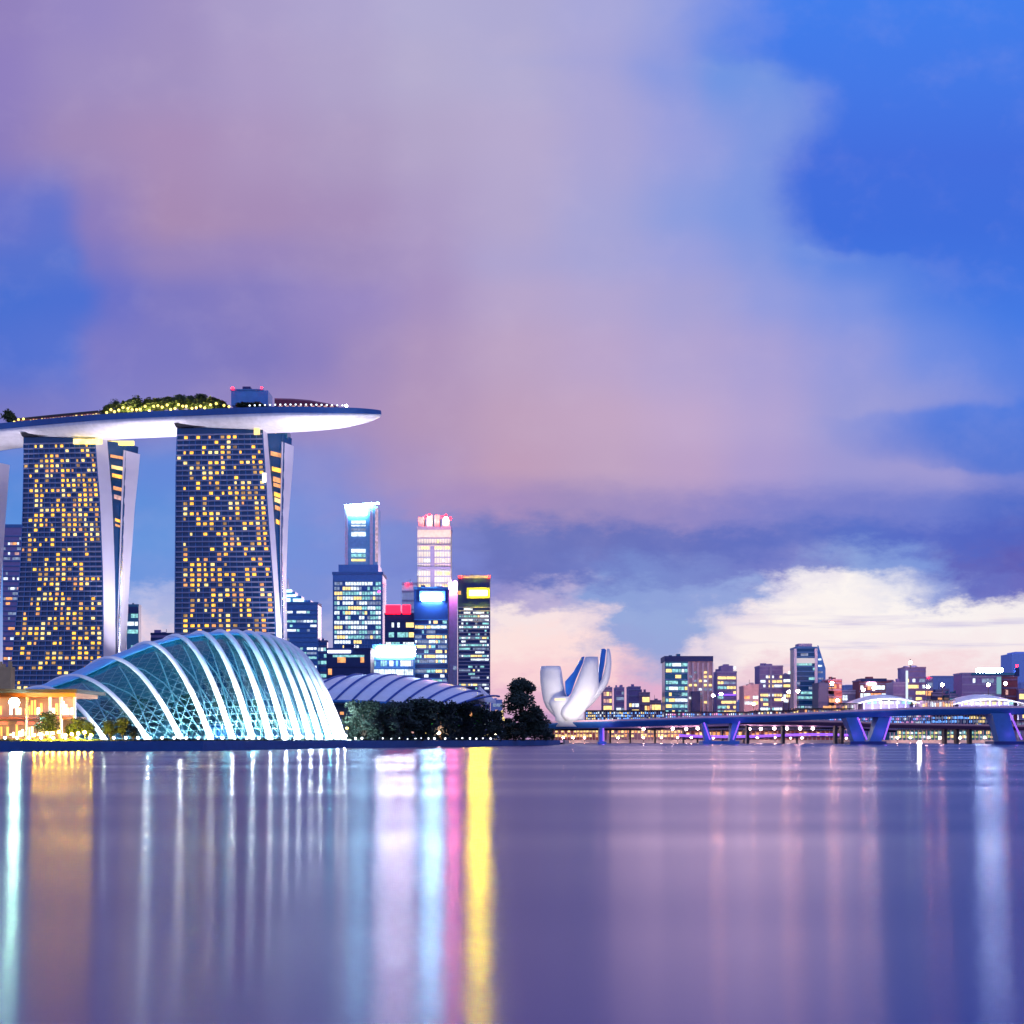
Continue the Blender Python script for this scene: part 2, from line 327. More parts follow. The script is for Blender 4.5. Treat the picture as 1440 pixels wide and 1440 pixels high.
# ------------------------------------------------------------------ windows on a facade
def windows(root, fn, rows_, cols, rng, lit, mats, wts, off=.35, run=True, cap=100, wfrac=.8, hfrac=.55, skip=None, name='window'):
    """fn(u, v) -> point on the facade; lit cells become windows, the 100 largest separately."""
    cells = []
    for r in range(rows_):
        rowlit = lit * (rng.choice([.25, .6, 1, 1.5, 1.9]) if run else 1)
        c = 0
        while c < cols:
            if skip and skip(r, c): c += 1; continue
            if rng.random() < rowlit:
                k = 1
                while run and c + k < cols and rng.random() < .52 and not (skip and skip(r, c + k)): k += 1
                cells.append((r, c, k, rng.choices(range(len(mats)), wts)[0])); c += k
            else: c += 1
    cells.sort(key=lambda q: -q[2])
    rest = MB()
    for i, (r, c, k, mi) in enumerate(cells):
        u0 = (c + (1 - wfrac) / 2) / cols; u1 = (c + k - (1 - wfrac) / 2) / cols
        v0 = (r + (1 - hfrac) / 2) / rows_; v1 = (r + 1 - (1 - hfrac) / 2) / rows_
        a = MB() if i < cap else rest
        q = [fn(u0, v0), fn(u1, v0), fn(u1, v1), fn(u0, v1)]
        nn = (q[1] - q[0]).cross(q[3] - q[0]).normalized()
        a.loft([[p + nn * .02 for p in q], [p + nn * off for p in q]], mi=mi if a is rest else 0)
        if a is not rest: a.build(name, mats[mi], root)
    if rest.v: tag(rest.build('window', mats, root), kind='stuff')

def block(name, label, px0, px1, pyt, y, wall=DG, rows_=20, cols=8, lit=.4, mats=(Ew, Et, Ey2), wts=(3, 2, 1), depth=None, band=LAV, cat='building',
          seed=1, pyb=1041, group=None, cap=100, hfrac=.5, wfrac=.8, vband=False, run=True, winrange=(0, 1), parapet=True, skew=0.0, vr=(0.02, .96)):
    rng = random.Random(seed)
    x0, x1, z1, z0 = XX(px0, y), XX(px1, y), ZZ(pyt, y), GZ - .1
    dp = depth or (x1 - x0) * .8
    root = thing(name, label, cat, ((x0 + x1) / 2, y + dp / 2, GZ), group)
    if seed >= 100 and seed < 200: lit = min(.85, lit * 1.35)
    elif seed < 100 and cols > 5: rows_ = int(rows_ * 1.2); cols = int(cols * 1.35); lit = min(.85, lit * 1.12)
    for k in range(rng.randint(1, 3)):
        w_ = (x1 - x0) * rng.uniform(.10, .28); xa = x0 + rng.uniform(.05, .65) * (x1 - x0); h_ = rng.uniform(1.5, 4.5)
        a = MB(); a.box(xa, xa + w_, y + dp * .2 + k * dp * .22, y + dp * .38 + k * dp * .22, z1 + .05, z1 + h_ + 1); a.build('roof_plant', wall, root)
    if rng.random() < .5:
        xa = x0 + rng.uniform(.2, .8) * (x1 - x0); a = MB(); a.tube([Vector((xa, y + dp * .9, z1)), Vector((xa, y + dp * .9, z1 + rng.uniform(5, 9)))], [.35, .15], 5); a.build('mast', DARK, root)
    plan = [(x0, y), (x1, y + skew), (x1, y + skew + dp), (x0, y + dp)]
    a = MB(); a.hexa(plan, z0, z1); a.build('body', wall, root)
    if parapet:
        a = MB(); e = .012 * (x1 - x0)
        a.hexa([(x0 - e, y - e), (x1 + e, y + skew - e), (x1 + e, y + skew + dp + e), (x0 - e, y + dp + e)], z1 + .01, z1 + (z1 - z0) * .012 + .8); a.build('parapet', band or wall, root)
    H = z1 - z0; va, vb = vr
    zb = max(z0, ZZ(pyb, y))
    def fn(u, v):
        uu = winrange[0] + (winrange[1] - winrange[0]) * (.03 + u * .94)
        return Vector((x0 + (x1 - x0) * uu, y + skew * uu, zb + (z1 - zb) * (va + (vb - va) * v)))
    if band:
        a = MB(); fh = (z1 - zb) * (vb - va) / rows_
        for r in range(rows_ + 1):
            q0, q1 = fn(-.03, r / rows_), fn(1.03, r / rows_)
            a.hexa([(q0.x, q0.y - .6), (q1.x, q1.y - .6), (q1.x, q1.y - .01), (q0.x, q0.y - .01)], q0.z - fh * .10, q0.z + fh * .10)
        if vband:
            for c in range(cols + 1):
                q0 = fn(c / cols, 0); q1 = fn(c / cols, 1); wv = (x1 - x0) / cols * .07
                a.hexa([(q0.x - wv, q0.y - .9), (q0.x + wv, q0.y - .9), (q0.x + wv, q0.y - .02), (q0.x - wv, q0.y - .02)], q0.z, q1.z)
        a.build('floor_ledges', band, root)
    windows(root, fn, rows_, cols, rng, lit, list(mats), list(wts), cap=cap, hfrac=hfrac, wfrac=wfrac, run=run)
    return root
def addbox(root, name, px0, px1, py0, py1, y, depth, m, label=None):
    a = MB(); a.box(XX(px0, y), XX(px1, y), y, y + depth, ZZ(py1, y), ZZ(py0, y)); o = a.build(name, m, root)
    if label: o['label'] = label
    return o
def addball(root, name, px, py, y, rpx, m):
    a = MB(); a.ball(P(px, py, y), rpx / F * y); return a.build(name, m, root, smooth=True)

# ------------------------------------------------------------------ hotel towers
def hotel(label, Yf, top, Lf, Rf, F1, G2, F2, rows_=55, cols=14, lit=.33, full=True, seed=3, gapz=()):
    """Lf, Rf: facade edges, F1: front fin outer edge, G2/F2: rear fin edges; each a table row -> pixel."""
    rng = random.Random(seed)
    zt, zb = ZZ(top, Yf), GZ - .1
    root = thing('hotel_tower', label, 'tower', (XX(interp(800, Rf), Yf), Yf + 10, GZ), 'three hotel towers under one long roof deck')
    NZ = 16; zs = [zb + (zt - zb) * i / NZ for i in range(NZ + 1)]
    def py(z): return HY - (z - CZ) / Yf * F
    def ed(tab, z, y): return XX(interp(py(z), tab), y)
    YA, YB, YB1, YC0, YC = Yf + 4, Yf, Yf + 12, Yf + 20, Yf + 34
    a = MB(); a.loft([[Vector((ed(Lf, z, YA), YA, z)), Vector((ed(Rf, z, YB), YB, z)), Vector((ed(F1, z, YB1) - 1.5, YB1, z)), Vector((ed(Lf, z, YA) + 2, YA + 15, z))] for z in zs]); a.build('facade', DG, root)
    a = MB(); a.loft([[Vector((ed(Rf, z, YB) + .05, YB - .8, z)), Vector((ed(F1, z, YB1), YB1 - .8, z)), Vector((ed(F1, z, YB1) - .8, YB1 + .6, z)), Vector((ed(Rf, z, YB) - .6, YB + 1.2, z))] for z in zs]); a.build('end_wall', FINW, root)
    # rear slab with its own end wall
    a = MB(); a.loft([[Vector((ed(Lf, z, YA) + 6, YC0 + 1, z)), Vector((ed(G2, z, YC0) + .8, YC0 + 1, z)), Vector((ed(F2, z, YC) - 1.6, YC, z)), Vector((ed(Lf, z, YA) + 6, YC, z))] for z in zs]); a.build('rear_slab', DG, root)
    zt2 = zt - (5 if full else 0); zs2 = [zb + (zt2 - zb) * i / NZ for i in range(NZ + 1)]
    a = MB(); a.loft([[Vector((ed(G2, z, YC0), YC0 - .5, z)), Vector((ed(F2, z, YC), YC - .5, z)), Vector((ed(F2, z, YC) - 1.2, YC + 1.2, z)), Vector((ed(G2, z, YC0) - .8, YC0 + .9, z))] for z in zs2]); a.build('end_wall', FINW, root)
    # recessed glass joint between the slabs
    a = MB(); a.loft([[Vector((ed(F1, z, YB1) - 2.5, YB1 + 2, z)), Vector((ed(G2, z, YC0) + .3, YC0 + 1.8, z)), Vector((ed(G2, z, YC0) - 2, YC0 + 3, z)), Vector((ed(F1, z, YB1) - 5, YB1 + 5, z))] for z in zs]); a.build('glass_joint', DG, root)
    for (p0, p1, m) in gapz:
        z0, z1 = ZZ(p1, Yf), ZZ(p0, Yf); zz = (z0 + z1) / 2
        A = Vector((ed(F1, zz, YB1) + .8, YB1 + 1.6, z0)); B = Vector((ed(G2, zz, YC0) - .6, YC0 + .9, z0))
        if B.x - A.x < .6: continue
        q = [A, B, B + Vector((0, 0, z1 - z0)), A + Vector((0, 0, z1 - z0))]
        a = MB(); a.loft([q, [p + Vector((0, -.4, 0)) for p in q]]); a.build('joint_window', m, root)
    if not full: return root
    zf0, zf1 = ZZ(1005, Yf), zt - 4.5
    def fn(u, v):
        z = zf0 + (zf1 - zf0) * v
        return Vector((ed(Lf, z, YA), YA, z)).lerp(Vector((ed(Rf, z, YB), YB, z)), .01 + .98 * u)
    a = MB(); fh = (zf1 - zf0) / rows_
    for r in range(rows_ + 1):
        q0, q1 = fn(0, r / rows_), fn(1, r / rows_)
        hz = .42
        a.hexa([(q0.x, q0.y - 1.0), (q1.x, q1.y - 1.0), (q1.x, q1.y - .02), (q0.x, q0.y - .02)], q0.z - hz, q0.z + hz)
    a.build('balcony_ledges', LEDGE, root)
    a = MB()
    for c in range(cols + 1):
        rings = []
        for i in range(9):
            p = fn(c / cols, i / 8); rings.append([p + Vector((-.22, -.75, 0)), p + Vector((.22, -.75, 0)), p + Vector((.22, -.03, 0)), p + Vector((-.22, -.03, 0))])
        a.loft(rings)
    a.build('balcony_dividers', DG2, root)
    # lit rooms, clustered in vertical and horizontal runs
    lits = {}
    for r in range(rows_):
        for c in range(cols):
            nz = mn.noise(Vector((c * .45 + seed * 9, r * .17, seed)))
            pr = lit * (1 + .9 * nz)
            if (r - 1, c) in lits: pr += .16
            if (r, c - 1) in lits: pr += .08
            if c == 0: pr *= .25
            if r > rows_ - 4: pr *= .6
            if rng.random() < pr: lits[(r, c)] = rng.choices([0, 1, 2, 3], [5, 2.2, 1.6, 1.8])[0]
    mats = [Ey, Ey2, Eo, Edim]; rest = MB(); its = list(lits.items()); rng.shuffle(its)
    for i, ((r, c), mi) in enumerate(its):
        half = rng.random() < .3; wu = .54 if not half else .30
        u0 = (c + .16) / cols; u1 = (c + .16 + wu) / cols; v0 = (r + .24) / rows_; v1 = (r + .76) / rows_
        q = [fn(u0, v0), fn(u1, v0), fn(u1, v1), fn(u0, v1)]; o_ = Vector((0, -1, 0))
        am = MB() if i < 99 else rest
        am.loft([[p + o_ * .05 for p in q], [p + o_ * .4 for p in q]], mi=mi if am is rest else 0)
        if am is not rest: am.build('window', mats[mi], root)
    tag(rest.build('window', mats, root), kind='stuff')
    # crown under the deck
    a = MB(); zl = zt + .3
    xl, xr = ed(Lf, zt, YA), ed(Rf, zt, YB)
    a.loft([[Vector((xl - .3, YA - 2, zl)), Vector((xr + .5, YB - 2, zl)), Vector((xr + 1, YB + 30, zl)), Vector((xl - 1, YA + 30, zl))],
            [Vector((xl - 1.2, YA - 3, zl + 2.2)), Vector((xr + .8, YB - 3, zl + 6)), Vector((xr + 2, YB + 30, zl + 8)), Vector((xl - 2, YA + 30, zl + 7))]]); a.build('crown', DARK, root)
    return root
t3 = hotel('nearest hotel tower with yellow lit rooms, under the pointed end of the roof deck', 860, 600,
      [(600, 249), (640, 247), (890, 245), (1040, 243)], [(600, 370), (640, 372), (670, 374.5), (715, 377), (795, 383), (840, 386.5), (890, 389), (1040, 396)],
      [(600, 376), (640, 379), (670, 382), (715, 385), (770, 389), (840, 393), (890, 397), (1040, 404)],
      [(600, 397), (715, 394.5), (760, 394), (860, 396), (1040, 398)], [(600, 414), (640, 412), (720, 405.5), (800, 403), (900, 404), (1040, 407)], seed=3, lit=.44,
      gapz=[(628, 634, Eo), (650, 656, Ey), (664, 671, Eo), (673, 678, Eo), (686, 692, Ey), (694, 700, Ey2), (705, 711, Eo), (725, 731, Ey), (748, 752, Ey2)])
t2 = hotel('middle dark hotel tower with cream lit rooms, between the nearest tower and the picture edge', 895, 613,
      [(612, 33), (700, 32), (800, 28), (900, 19), (960, 13), (1040, 4)], [(612, 134), (700, 141), (800, 145), (840, 146), (920, 146), (1040, 144)],
      [(612, 151), (700, 158.5), (800, 162), (900, 163), (1040, 163)], [(612, 175), (700, 171), (800, 167.5), (880, 165), (1040, 163)],
      [(612, 198), (630, 197), (700, 190), (800, 183), (900, 178), (1040, 172)], seed=8, lit=.46,
      gapz=[(633, 637, Eo), (648, 653, Ey2), (660, 665, Ey), (678, 683, Eo), (690, 696, Epk), (724, 728, Ey), (732, 735, Eo), (752, 758, Epk), (764, 767, Ey)])
t1 = hotel('farthest hotel tower cut by the picture edge, only its pale end wall in view', 930, 640,
      [(640, -120), (1040, -160)], [(640, -36), (1040, -30)], [(640, -24), (1040, -18)], [(640, -12), (800, -18), (1040, -20)], [(640, 14), (720, 8), (800, 3), (900, -3), (1040, -8)], full=False, seed=5)
for root_, px, y_, e_ in ((t3, 440, 872, 1), (t2, 222, 905, 1), (t1, 40, 942, .8)):
    for h0, h1 in ((1000, 820), (1000, 690)):
        lamp('end_wall_floodlight', 'SPOT', P(px, h0, y_ - 25), (300000 if h1 > 750 else 620000) * e_, (.92, .86, 1), 2, P(px - 38, h1, y_ + 5), 50, root_)
# bright rooftop strips on the middle tower
for a_, b_, c_, d_, yy in ((103, 143, 617, 624, 893), (147, 188, 620, 626, 914)):
    addbox(t2, 'rooftop_lights', a_, b_, c_, d_, yy, 1.5, emi('rooftop_glow', (1, .75, .22), 2.5, .4) if a_ == 103 else Egl)
addbox(t3, 'rooftop_lights', 357, 365, 600, 611, 857, 1.2, Ey2); addbox(t3, 'rooftop_lights', 375, 388, 608, 614, 880, 1.2, Egl)
addbox(t3, 'plant_room', 374, 404, 604, 616, 884, 14, DG3); addbox(t3, 'stair_light', 369, 374, 665, 678, 858, .8, emi('stair_glow', (1, .92, .75), 3))

# ------------------------------------------------------------------ roof deck (long boat hull)
deck = [(-220, 1010), (-100, 962), (0, 925), (75, 909), (150, 895), (225, 883), (300, 873), (360, 865), (400, 860), (440, 856), (475, 853), (500, 851), (518, 850), (530, 849.3), (536, 849)]
skr = thing('roof_deck', 'long boat shaped sky garden deck laid across the hotel towers', 'rooftop deck', P(300, 1040, 873) * 1)
hull = MB(); rim = MB(); top = MB(); hr, rr_, tr = [], [], []
def dk(px):
    y = interp(px, deck)
    wdt = 19.0 if px < 370 else 19.0 * max(.0009, 1 - ((px - 370) / 167) ** 2.1) ** .62
    z = interp(px, [(-220, 207.5), (0, 207), (150, 206.8), (300, 205), (400, 203.5), (475, 202.5), (536, 202.6)])
    return XX(px, y), y, z, wdt
pxs = [-220, -160, -100, -50, 0, 40, 80, 120, 160, 200, 240, 280, 320, 360, 400, 420, 440, 455, 470, 485, 497, 507, 516, 523, 529, 533, 536]
for px in pxs:
    x, y, z, wd = dk(px); x2, y2, _, _ = dk(px + 4); d = Vector((x2 - x, y2 - y, 0)).normalized(); nn = Vector((d.y, -d.x, 0))  # towards viewer
    c = Vector((x, y, z)); dep = 6.6 * min(1, (wd / 19) ** 1.1) + .1; rh = 2.8 * min(1, (wd / 19) ** .3)
    sect = [(-1, -rh)] + [(-math.cos(math.pi * k / 12), -rh - dep * math.sin(math.pi * k / 12) ** .85) for k in range(1, 12)] + [(1, -rh)]
    hr.append([c + nn * wd * s_ * -1 + Vector((0, 0, h_)) for s_, h_ in sect])
    rr_.append([c + nn * (wd + .3) + Vector((0, 0, -rh + .02)), c + nn * (wd + .9) + Vector((0, 0, .9)), c - nn * (wd + .9) + Vector((0, 0, .9)), c - nn * (wd + .3) + Vector((0, 0, -rh + .02))])
hull.loft(hr, cap=True); ho = hull.build('hull', WHITE, skr, smooth=True)
rim.loft(rr_); rim.build('rim', mat('deck_rim', (.02, .09, .32), .35, .2), skr)
# floodlights on the tower heads that wash the underside
for px, yo, e in ((15, -30, 1.0), (222, -26, 1.0), (205, 0, .8), (232, -8, .6), (440, -22, .9), (470, -12, .7), (500, -5, .45), (-60, -30, 1)):
    x, y, z, wd = dk(px)
    lamp('hull_floodlight', 'SPOT', (x, y + yo, z - 48), 62000 * e, (.90, .82, 1), 2, (x, y, z), 100, skr)
random.seed(11)
# rail lights along the right part of the deck
rl = thing('rail_light', 'small white light on the deck rail of the sky garden', 'light', P(353, 574.5, 846), 'white rail lights on the sky garden edge')
a = MB(); q = P(353, 574.5, 846); a.ball(q, .55, 6, 4); a.build('lamp_head', emi('rail_lamp', (.7, .85, 1), 3), rl)
a = MB(); a.tube([q - Vector((0, 0, 2.2)), q], .12, 5); a.build('post', DARK, rl)
for px in range(359, 486, 7):
    x, y, z, wd = dk(px); copy_thing(rl, (x, y - wd + .5, z + 2.3))
lb = thing('lift_block', 'blue box shaped lift block on top of the roof deck', 'building', P(350, 568, 862))
addbox(lb, 'body', 325, 377, 549, 570, 862, 16, DG2); addbox(lb, 'parapet', 324, 370, 547, 549, 861.5, 17, STEEL); addbox(lb, 'plant_box', 341, 352, 543.5, 547, 865, 8, NAVY)
addball(lb, 'beacon', 327, 546, 861, 1.6, LR); addball(lb, 'beacon', 368, 545, 861, 1.3, LR)
rs = thing('rooftop_restaurant', 'low dark red roofed rooftop restaurant towards the pointed end of the deck', 'restaurant', P(430, 570, 858))
a = MB(); ringsr = []
for px, t_, b_ in ((386, 560, 573), (410, 560.5, 573.5), (435, 562.5, 574), (460, 567, 574.5), (476, 571, 575)):
    y = interp(px, deck); ringsr.append([P(px, b_, y - 4), P(px, t_ + 2, y - 5), P(px, t_, y + 1), P(px, t_ + 1, y + 8), P(px, b_, y + 8)])
a.loft(ringsr); a.build('roof', mat('maroon_roof', (.20, .03, .07), .6), rs)
for px in range(392, 470, 9): addbox(rs, 'window', px, px + 5, 570.5, 573, interp(px, deck) - 5.5, .6, Epk)
ml = thing('deck_mast_light', 'bright white lamp near the tip of the roof deck', 'light', P(487, 574, 850))
a = MB(); a.tube([P(487, 576, 850), P(487, 571, 850)], .2, 6); a.build('post', DARK, ml); addball(ml, 'lamp_head', 487, 570.5, 850, 1.9, LW)
pv = thing('pool_bar', 'long low pool bar glowing orange beside the sky garden trees', 'bar', P(90, 590, 900))
a = MB(); rr2 = []; rr3 = []
for px in range(18, 150, 12):
    y = interp(px, deck) - 14; x, _, z, _ = dk(px); b0 = Vector((XX(px, y), y, z + .9))
    rr2.append([b0, b0 + Vector((0, 0, 3.2)), b0 + Vector((0, 8, 3.2)), b0 + Vector((0, 8, 0))]); rr3.append([p + Vector((0, -.6 if i < 2 else 0, 3.3 + (1.0 if i in (1, 2) else 0))) * 1 for i, p in enumerate([b0, b0, b0 + Vector((0, 9, 0)), b0 + Vector((0, 9, 0))])])
a.loft(rr2); a.build('body', BRICK, pv); a = MB(); a.loft(rr3); a.build('roof', DARK, pv)
for k, px in enumerate(range(18, 142, 4)):
    y = interp(px, deck) - 14.5; x, _, z, _ = dk(px); w_ = MB(); xx = XX(px, y); h = random.uniform(1.6, 2.6)
    w_.box(xx, xx + 1.3, y, y + .4, z + 1.2, z + 1.2 + h); w_.build('window', random.choice([Ey2, Eo, Epk, Egl]), pv)

# ------------------------------------------------------------------ trees
def tree_proto(name, label, H, Wd, nleaf, mleaf, seed, loc, group=None, leaf=.55, trunkf=.35, spread=1.0, cat='tree'):
    rng = random.Random(seed)
    root = thing(name, label, cat, loc, group); o = Vector(loc)
    a = MB(); th = H * trunkf
    a.tube([o, o + Vector((rng.uniform(-.1, .1), 0, th * .5)), o + Vector((rng.uniform(-.3, .3), 0, th)), o + Vector((rng.uniform(-.5, .5), 0, H * .8))], [H * .03, H * .024, H * .018, H * .006], 7)
    clumps = []
    for k in range(13):
        an = rng.uniform(0, 6.28); rad = Wd * .5 * rng.uniform(.25, .72); hz = rng.uniform(trunkf + .05, .88) * H
        rad *= (1 - .55 * max(0, (hz / H - .6) / .4))
        c = o + Vector((math.cos(an) * rad, math.sin(an) * rad, hz)); clumps.append((c, rng.uniform(.14, .27) * Wd))
        a.tube([o + Vector((0, 0, th * rng.uniform(.6, 1))), (o + Vector((0, 0, th)) + c) / 2 + Vector((0, 0, .4)), c], [H * .011, H * .007, H * .003], 5)
    clumps.append((o + Vector((0, 0, H * .86)), .16 * Wd)); clumps.append((o + Vector((0, 0, H * .62)), .28 * Wd))
    a.build('trunk', BARK, root)
    c_ = MB()
    for i in range(nleaf):
        c, r = clumps[rng.randrange(len(clumps))]
        d = Vector((rng.gauss(0, 1), rng.gauss(0, 1), rng.gauss(0, 1))).normalized() * r * rng.uniform(.35, 1.08); d.z *= .72
        p = c + d; s_ = leaf * rng.uniform(.6, 1.4)
        u = Vector((rng.gauss(0, 1), rng.gauss(0, 1), rng.gauss(0, .6))).normalized(); v = u.orthogonal().normalized()
        c_.quad(p - u * s_, p - v * s_ * .6, p + u * s_, p + v * s_ * .6)
    c_.build('crown', mleaf, root); return root
def scatter_trees(proto, spots, labels):
    base = Vector(proto.location)
    for k, (px, y, sc, rz) in enumerate(spots):
        z = proto['z0'] if 'z0' in proto else GZ
        copy_thing(proto, (XX(px, y), y, z), labels[k] if isinstance(labels, list) else labels, rz, (sc[0], sc[0], sc[1]) if isinstance(sc, tuple) else (sc,) * 3)
TB = lambda n, lab, H, Wd, nl, ml_, sd, px, y, grp, leaf, z=GZ: tree_proto(n, lab, H, Wd, nl, ml_, sd, (XX(px, y), y, z), grp, leaf)
# on the roof deck
SG = 'sky garden trees on the roof deck'
def deckspot(px, off=-11):
    x, y, z, w_ = dk(px); y = y + off; return (XX(px, y), y, z + .5)
sgd = ['round sky garden tree at the picture edge of the roof deck', 'first lit tree after the pool bar on the deck', 'second lit sky garden tree after the pool bar', 'third lit sky garden tree, beside the taller pair', 'broad lit sky garden tree over the gap between the towers',
       'lit sky garden tree before the nearest tower begins', 'small lit deck tree over the edge of the nearest tower', 'dark sky garden tree next to the lift block', 'lit deck tree between the first and second after the pool bar', 'lit deck tree left of the broad one over the gap', 'lit deck tree right above the left edge of the nearest tower', 'low lit deck tree among the last ones before the lift block', 'small deck tree nearest to the lift block on its left', 'small deck tree at the end of the pool bar', 'dark bushy tree in front of the blue lift block', 'low dark deck tree at the restaurant side of the lift block']
sp_ = [(14, 9, 1.0), (163, 10.5, 1.0), (190, 12, 1.1), (207, 11, .9), (238, 12.5, 1.25), (253, 12, 1), (282, 12, 1.05), (300, 9.5, .8), (176, 9.5, .9), (222, 10.5, 1.0), (268, 11, 1.0), (292, 9, .9), (311, 7.5, .8), (151, 7.5, .8), (346, 5.5, 1.2), (362, 5.5, 1.1)]
pr = None
for k, (px, H_, sw) in enumerate(sp_):
    if k in (0, 4): pr = tree_proto('sky_garden_tree', sgd[k], 11, 13, 1500, LEAF3, 40 + k, deckspot(px), SG, .75, .3); 
    else: copy_thing(pr, deckspot(px), sgd[k], k * 1.3, (sw, sw, H_ / 11))
gl = thing('garden_light', 'small yellow garden light under the sky garden trees', 'light', deckspot(150, -17), 'yellow garden lights among the sky garden trees')
q = Vector(deckspot(150, -17)); a = MB(); a.ball(q + Vector((0, 0, 2.2)), .8, 6, 5); a.build('lamp_head', emi('garden_lamp', (1, .74, .15), 3.0), gl); a = MB(); a.tube([q, q + Vector((0, 0, 1.8))], .1, 5); a.build('post', DARK, gl)
for px in [20, 26, 33, 156, 161, 167, 173, 180, 186, 192, 197, 204, 210, 216, 222, 228, 235, 240, 246, 251, 257, 262, 270, 276, 282, 288, 296, 304, 315, 322]:
    p = deckspot(px, -17); copy_thing(gl, (p[0], p[1], p[2] + random.uniform(-.3, 2.6)))
for px in (156, 168, 180, 192, 208, 222, 235, 247, 262, 276, 292): lamp('garden_uplight', 'POINT', Vector(deckspot(px, -19)) + Vector((0, 0, 2.0)), 6500, (1, .75, .2), .5, parent=skr)

# ------------------------------------------------------------------ skyline behind the hotel
block('office_tower', 'violet office tower with a red sign behind the picture edge hotel tower', 4, 31, 742, 1500, VIO, 34, 6, .3, (Ed, Ew, Epk, Eo), (3, 1, 1, 1), band=STEEL, seed=21)
rr0 = block('apartment_block', 'narrow teal block in the gap between the two hotel towers', 178, 195, 853, 1400, DG3, 16, 3, .6, (Et, Ew), (3, 1), band=None, seed=22)
addbox(rr0, 'roof_box', 180, 193, 853.3, 862, 1398, 3, NAVY)
block('domed_pavilion', 'low dark building peeking over the glass dome between the hotel towers', 212, 246, 893, 1100, VIO, 5, 6, .2, (Epk, Ew), (1, 1), band=NAVY, seed=23)
b = block('yellow_shop', 'dull yellow lit box at the foot of the middle hotel tower', -6, 15, 941, 800, mat('ochre', (.45, .33, .18), .7), 3, 3, .5, (Eo, Ey2), (1, 1), band=None, seed=24)
# stepped tower with white crown
s1 = block('office_tower', 'blue office tower stepping down from a bright white spire', 401, 447, 850, 1500, DG2, 24, 7, .42, (Ew, Et, Ed), (3, 3, 2), band=STEEL, seed=25, hfrac=.5)
for p0, p1, t_ in ((401, 408, 828), (408, 415, 832), (415, 424, 838), (424, 437, 844)): addbox(s1, 'crown_step', p0, p1, t_, 851, 1502 + p0 * .01, 20, DG2)
for p0, p1, t_, b_ in ((399, 410, 829, 833), (400, 416, 836, 839), (399, 408, 841, 846), (412, 427, 842, 846)): addbox(s1, 'crown_light', p0, p1, t_, b_, 1500.5, 1.2, emi('crown_cyan', (.6, 1, .95), 2.2, .3))
a = MB(); a.tube([P(405, 828, 1505), P(405, 814, 1505)], [1.4, .5], 6); a.build('spire', WHITE, s1)
block('office_tower', 'slim blue annexe beside the stepped tower with small teal lights', 446, 460, 903, 1520, DG2, 14, 3, .5, (Et, Ew), (2, 1), band=LAV, seed=26)
# tall tower with bright crown
s2 = block('skyscraper', 'tallest blue glass skyscraper with a glowing white crown', 468, 538, 808, 1500, DG2, 27, 13, .66, (Ew, Et, Ed, Ey2), (3, 3, 2, 1.2), band=STEEL, seed=27, hfrac=.66, wfrac=.9, vband=True)
addbox(s2, 'shoulder', 476, 532, 794, 810, 1503, 40, DG2); addbox(s2, 'shaft', 486, 531, 712, 796, 1506, 34, mat('ice_glass', (.16, .42, .70), .25, .2))
addbox(s2, 'edge_fin', 485, 489, 712, 796, 1504.5, 3, PALE); addbox(s2, 'edge_fin', 520, 524, 716, 796, 1504, 3, PALE)
addbox(s2, 'corner_strip', 527.5, 531.5, 714, 790, 1504.6, 2, emi('rose_strip', (.8, .55, .75), .7, .4))
for t_, b_, m in ((732, 736, Ew), (738, 740, Ew), (748, 754, Ew), (772, 777, Ew), (779, 783, Et), (743, 746, Ed), (786, 789, Ey2)): addbox(s2, 'window', 494, 514, t_, b_, 1504.8, 1, m)
a = MB(); a.loft([[P(485, 713, 1503), P(531, 709, 1503), P(533, 709, 1540), P(485, 713, 1540)], [P(485, 710, 1503), P(531, 706.5, 1503), P(533, 706.5, 1540), P(485, 710, 1540)]]); a.build('crown', CRW, s2)
addbox(s2, 'crown_screen', 490, 515, 714, 723, 1503.6, 1.2, CRW)
addball(s2, 'beacon', 533, 832, 1497, 1.8, emi('magenta_lamp', (1, .05, .4), 6))
s3 = block('office_block', 'dark navy block with a white strip sign, in front of the tallest skyscraper', 459, 521, 914, 1150, NAVY, 6, 7, .08, (Eo, Et), (1, 1), band=NAVY, seed=28)
addbox(s3, 'sign', 461, 493, 914.5, 918, 1148.5, 1, emi('strip_sign', (.9, .92, 1), 6)); addbox(s3, 'window', 468, 512, 921, 924, 1148.8, .8, Et)
s4 = block('office_block', 'dark blue block with two red signs on its roof', 541, 584, 865, 1400, NAVY, 10, 8, .35, (Ew, Et, Ey2), (2, 2, 1), band=NAVY, seed=29)
for p0, p1 in ((542, 563), (566, 577)): addbox(s4, 'red_sign', p0, p1, 851, 863, 1398, 3, SGR)
s5 = block('office_block', 'pale grey block behind the red signs', 565, 586, 823, 1600, PALE, 16, 3, .15, (Ew, Ed), (1, 1), band=LAV, seed=30); addball(s5, 'beacon', 573, 821, 1599, 1.2, LR)
s6 = block('office_block', 'low block under a huge white sign, full of white lit windows', 524, 583, 909, 1350, DG2, 9, 14, .8, (Ew, Et, Ed), (4, 2, 1), band=STEEL, seed=31, hfrac=.65)
addbox(s6, 'white_sign', 529, 584, 910.5, 922, 1347.5, 2, emi('big_sign', (.80, .78, 1), 190))
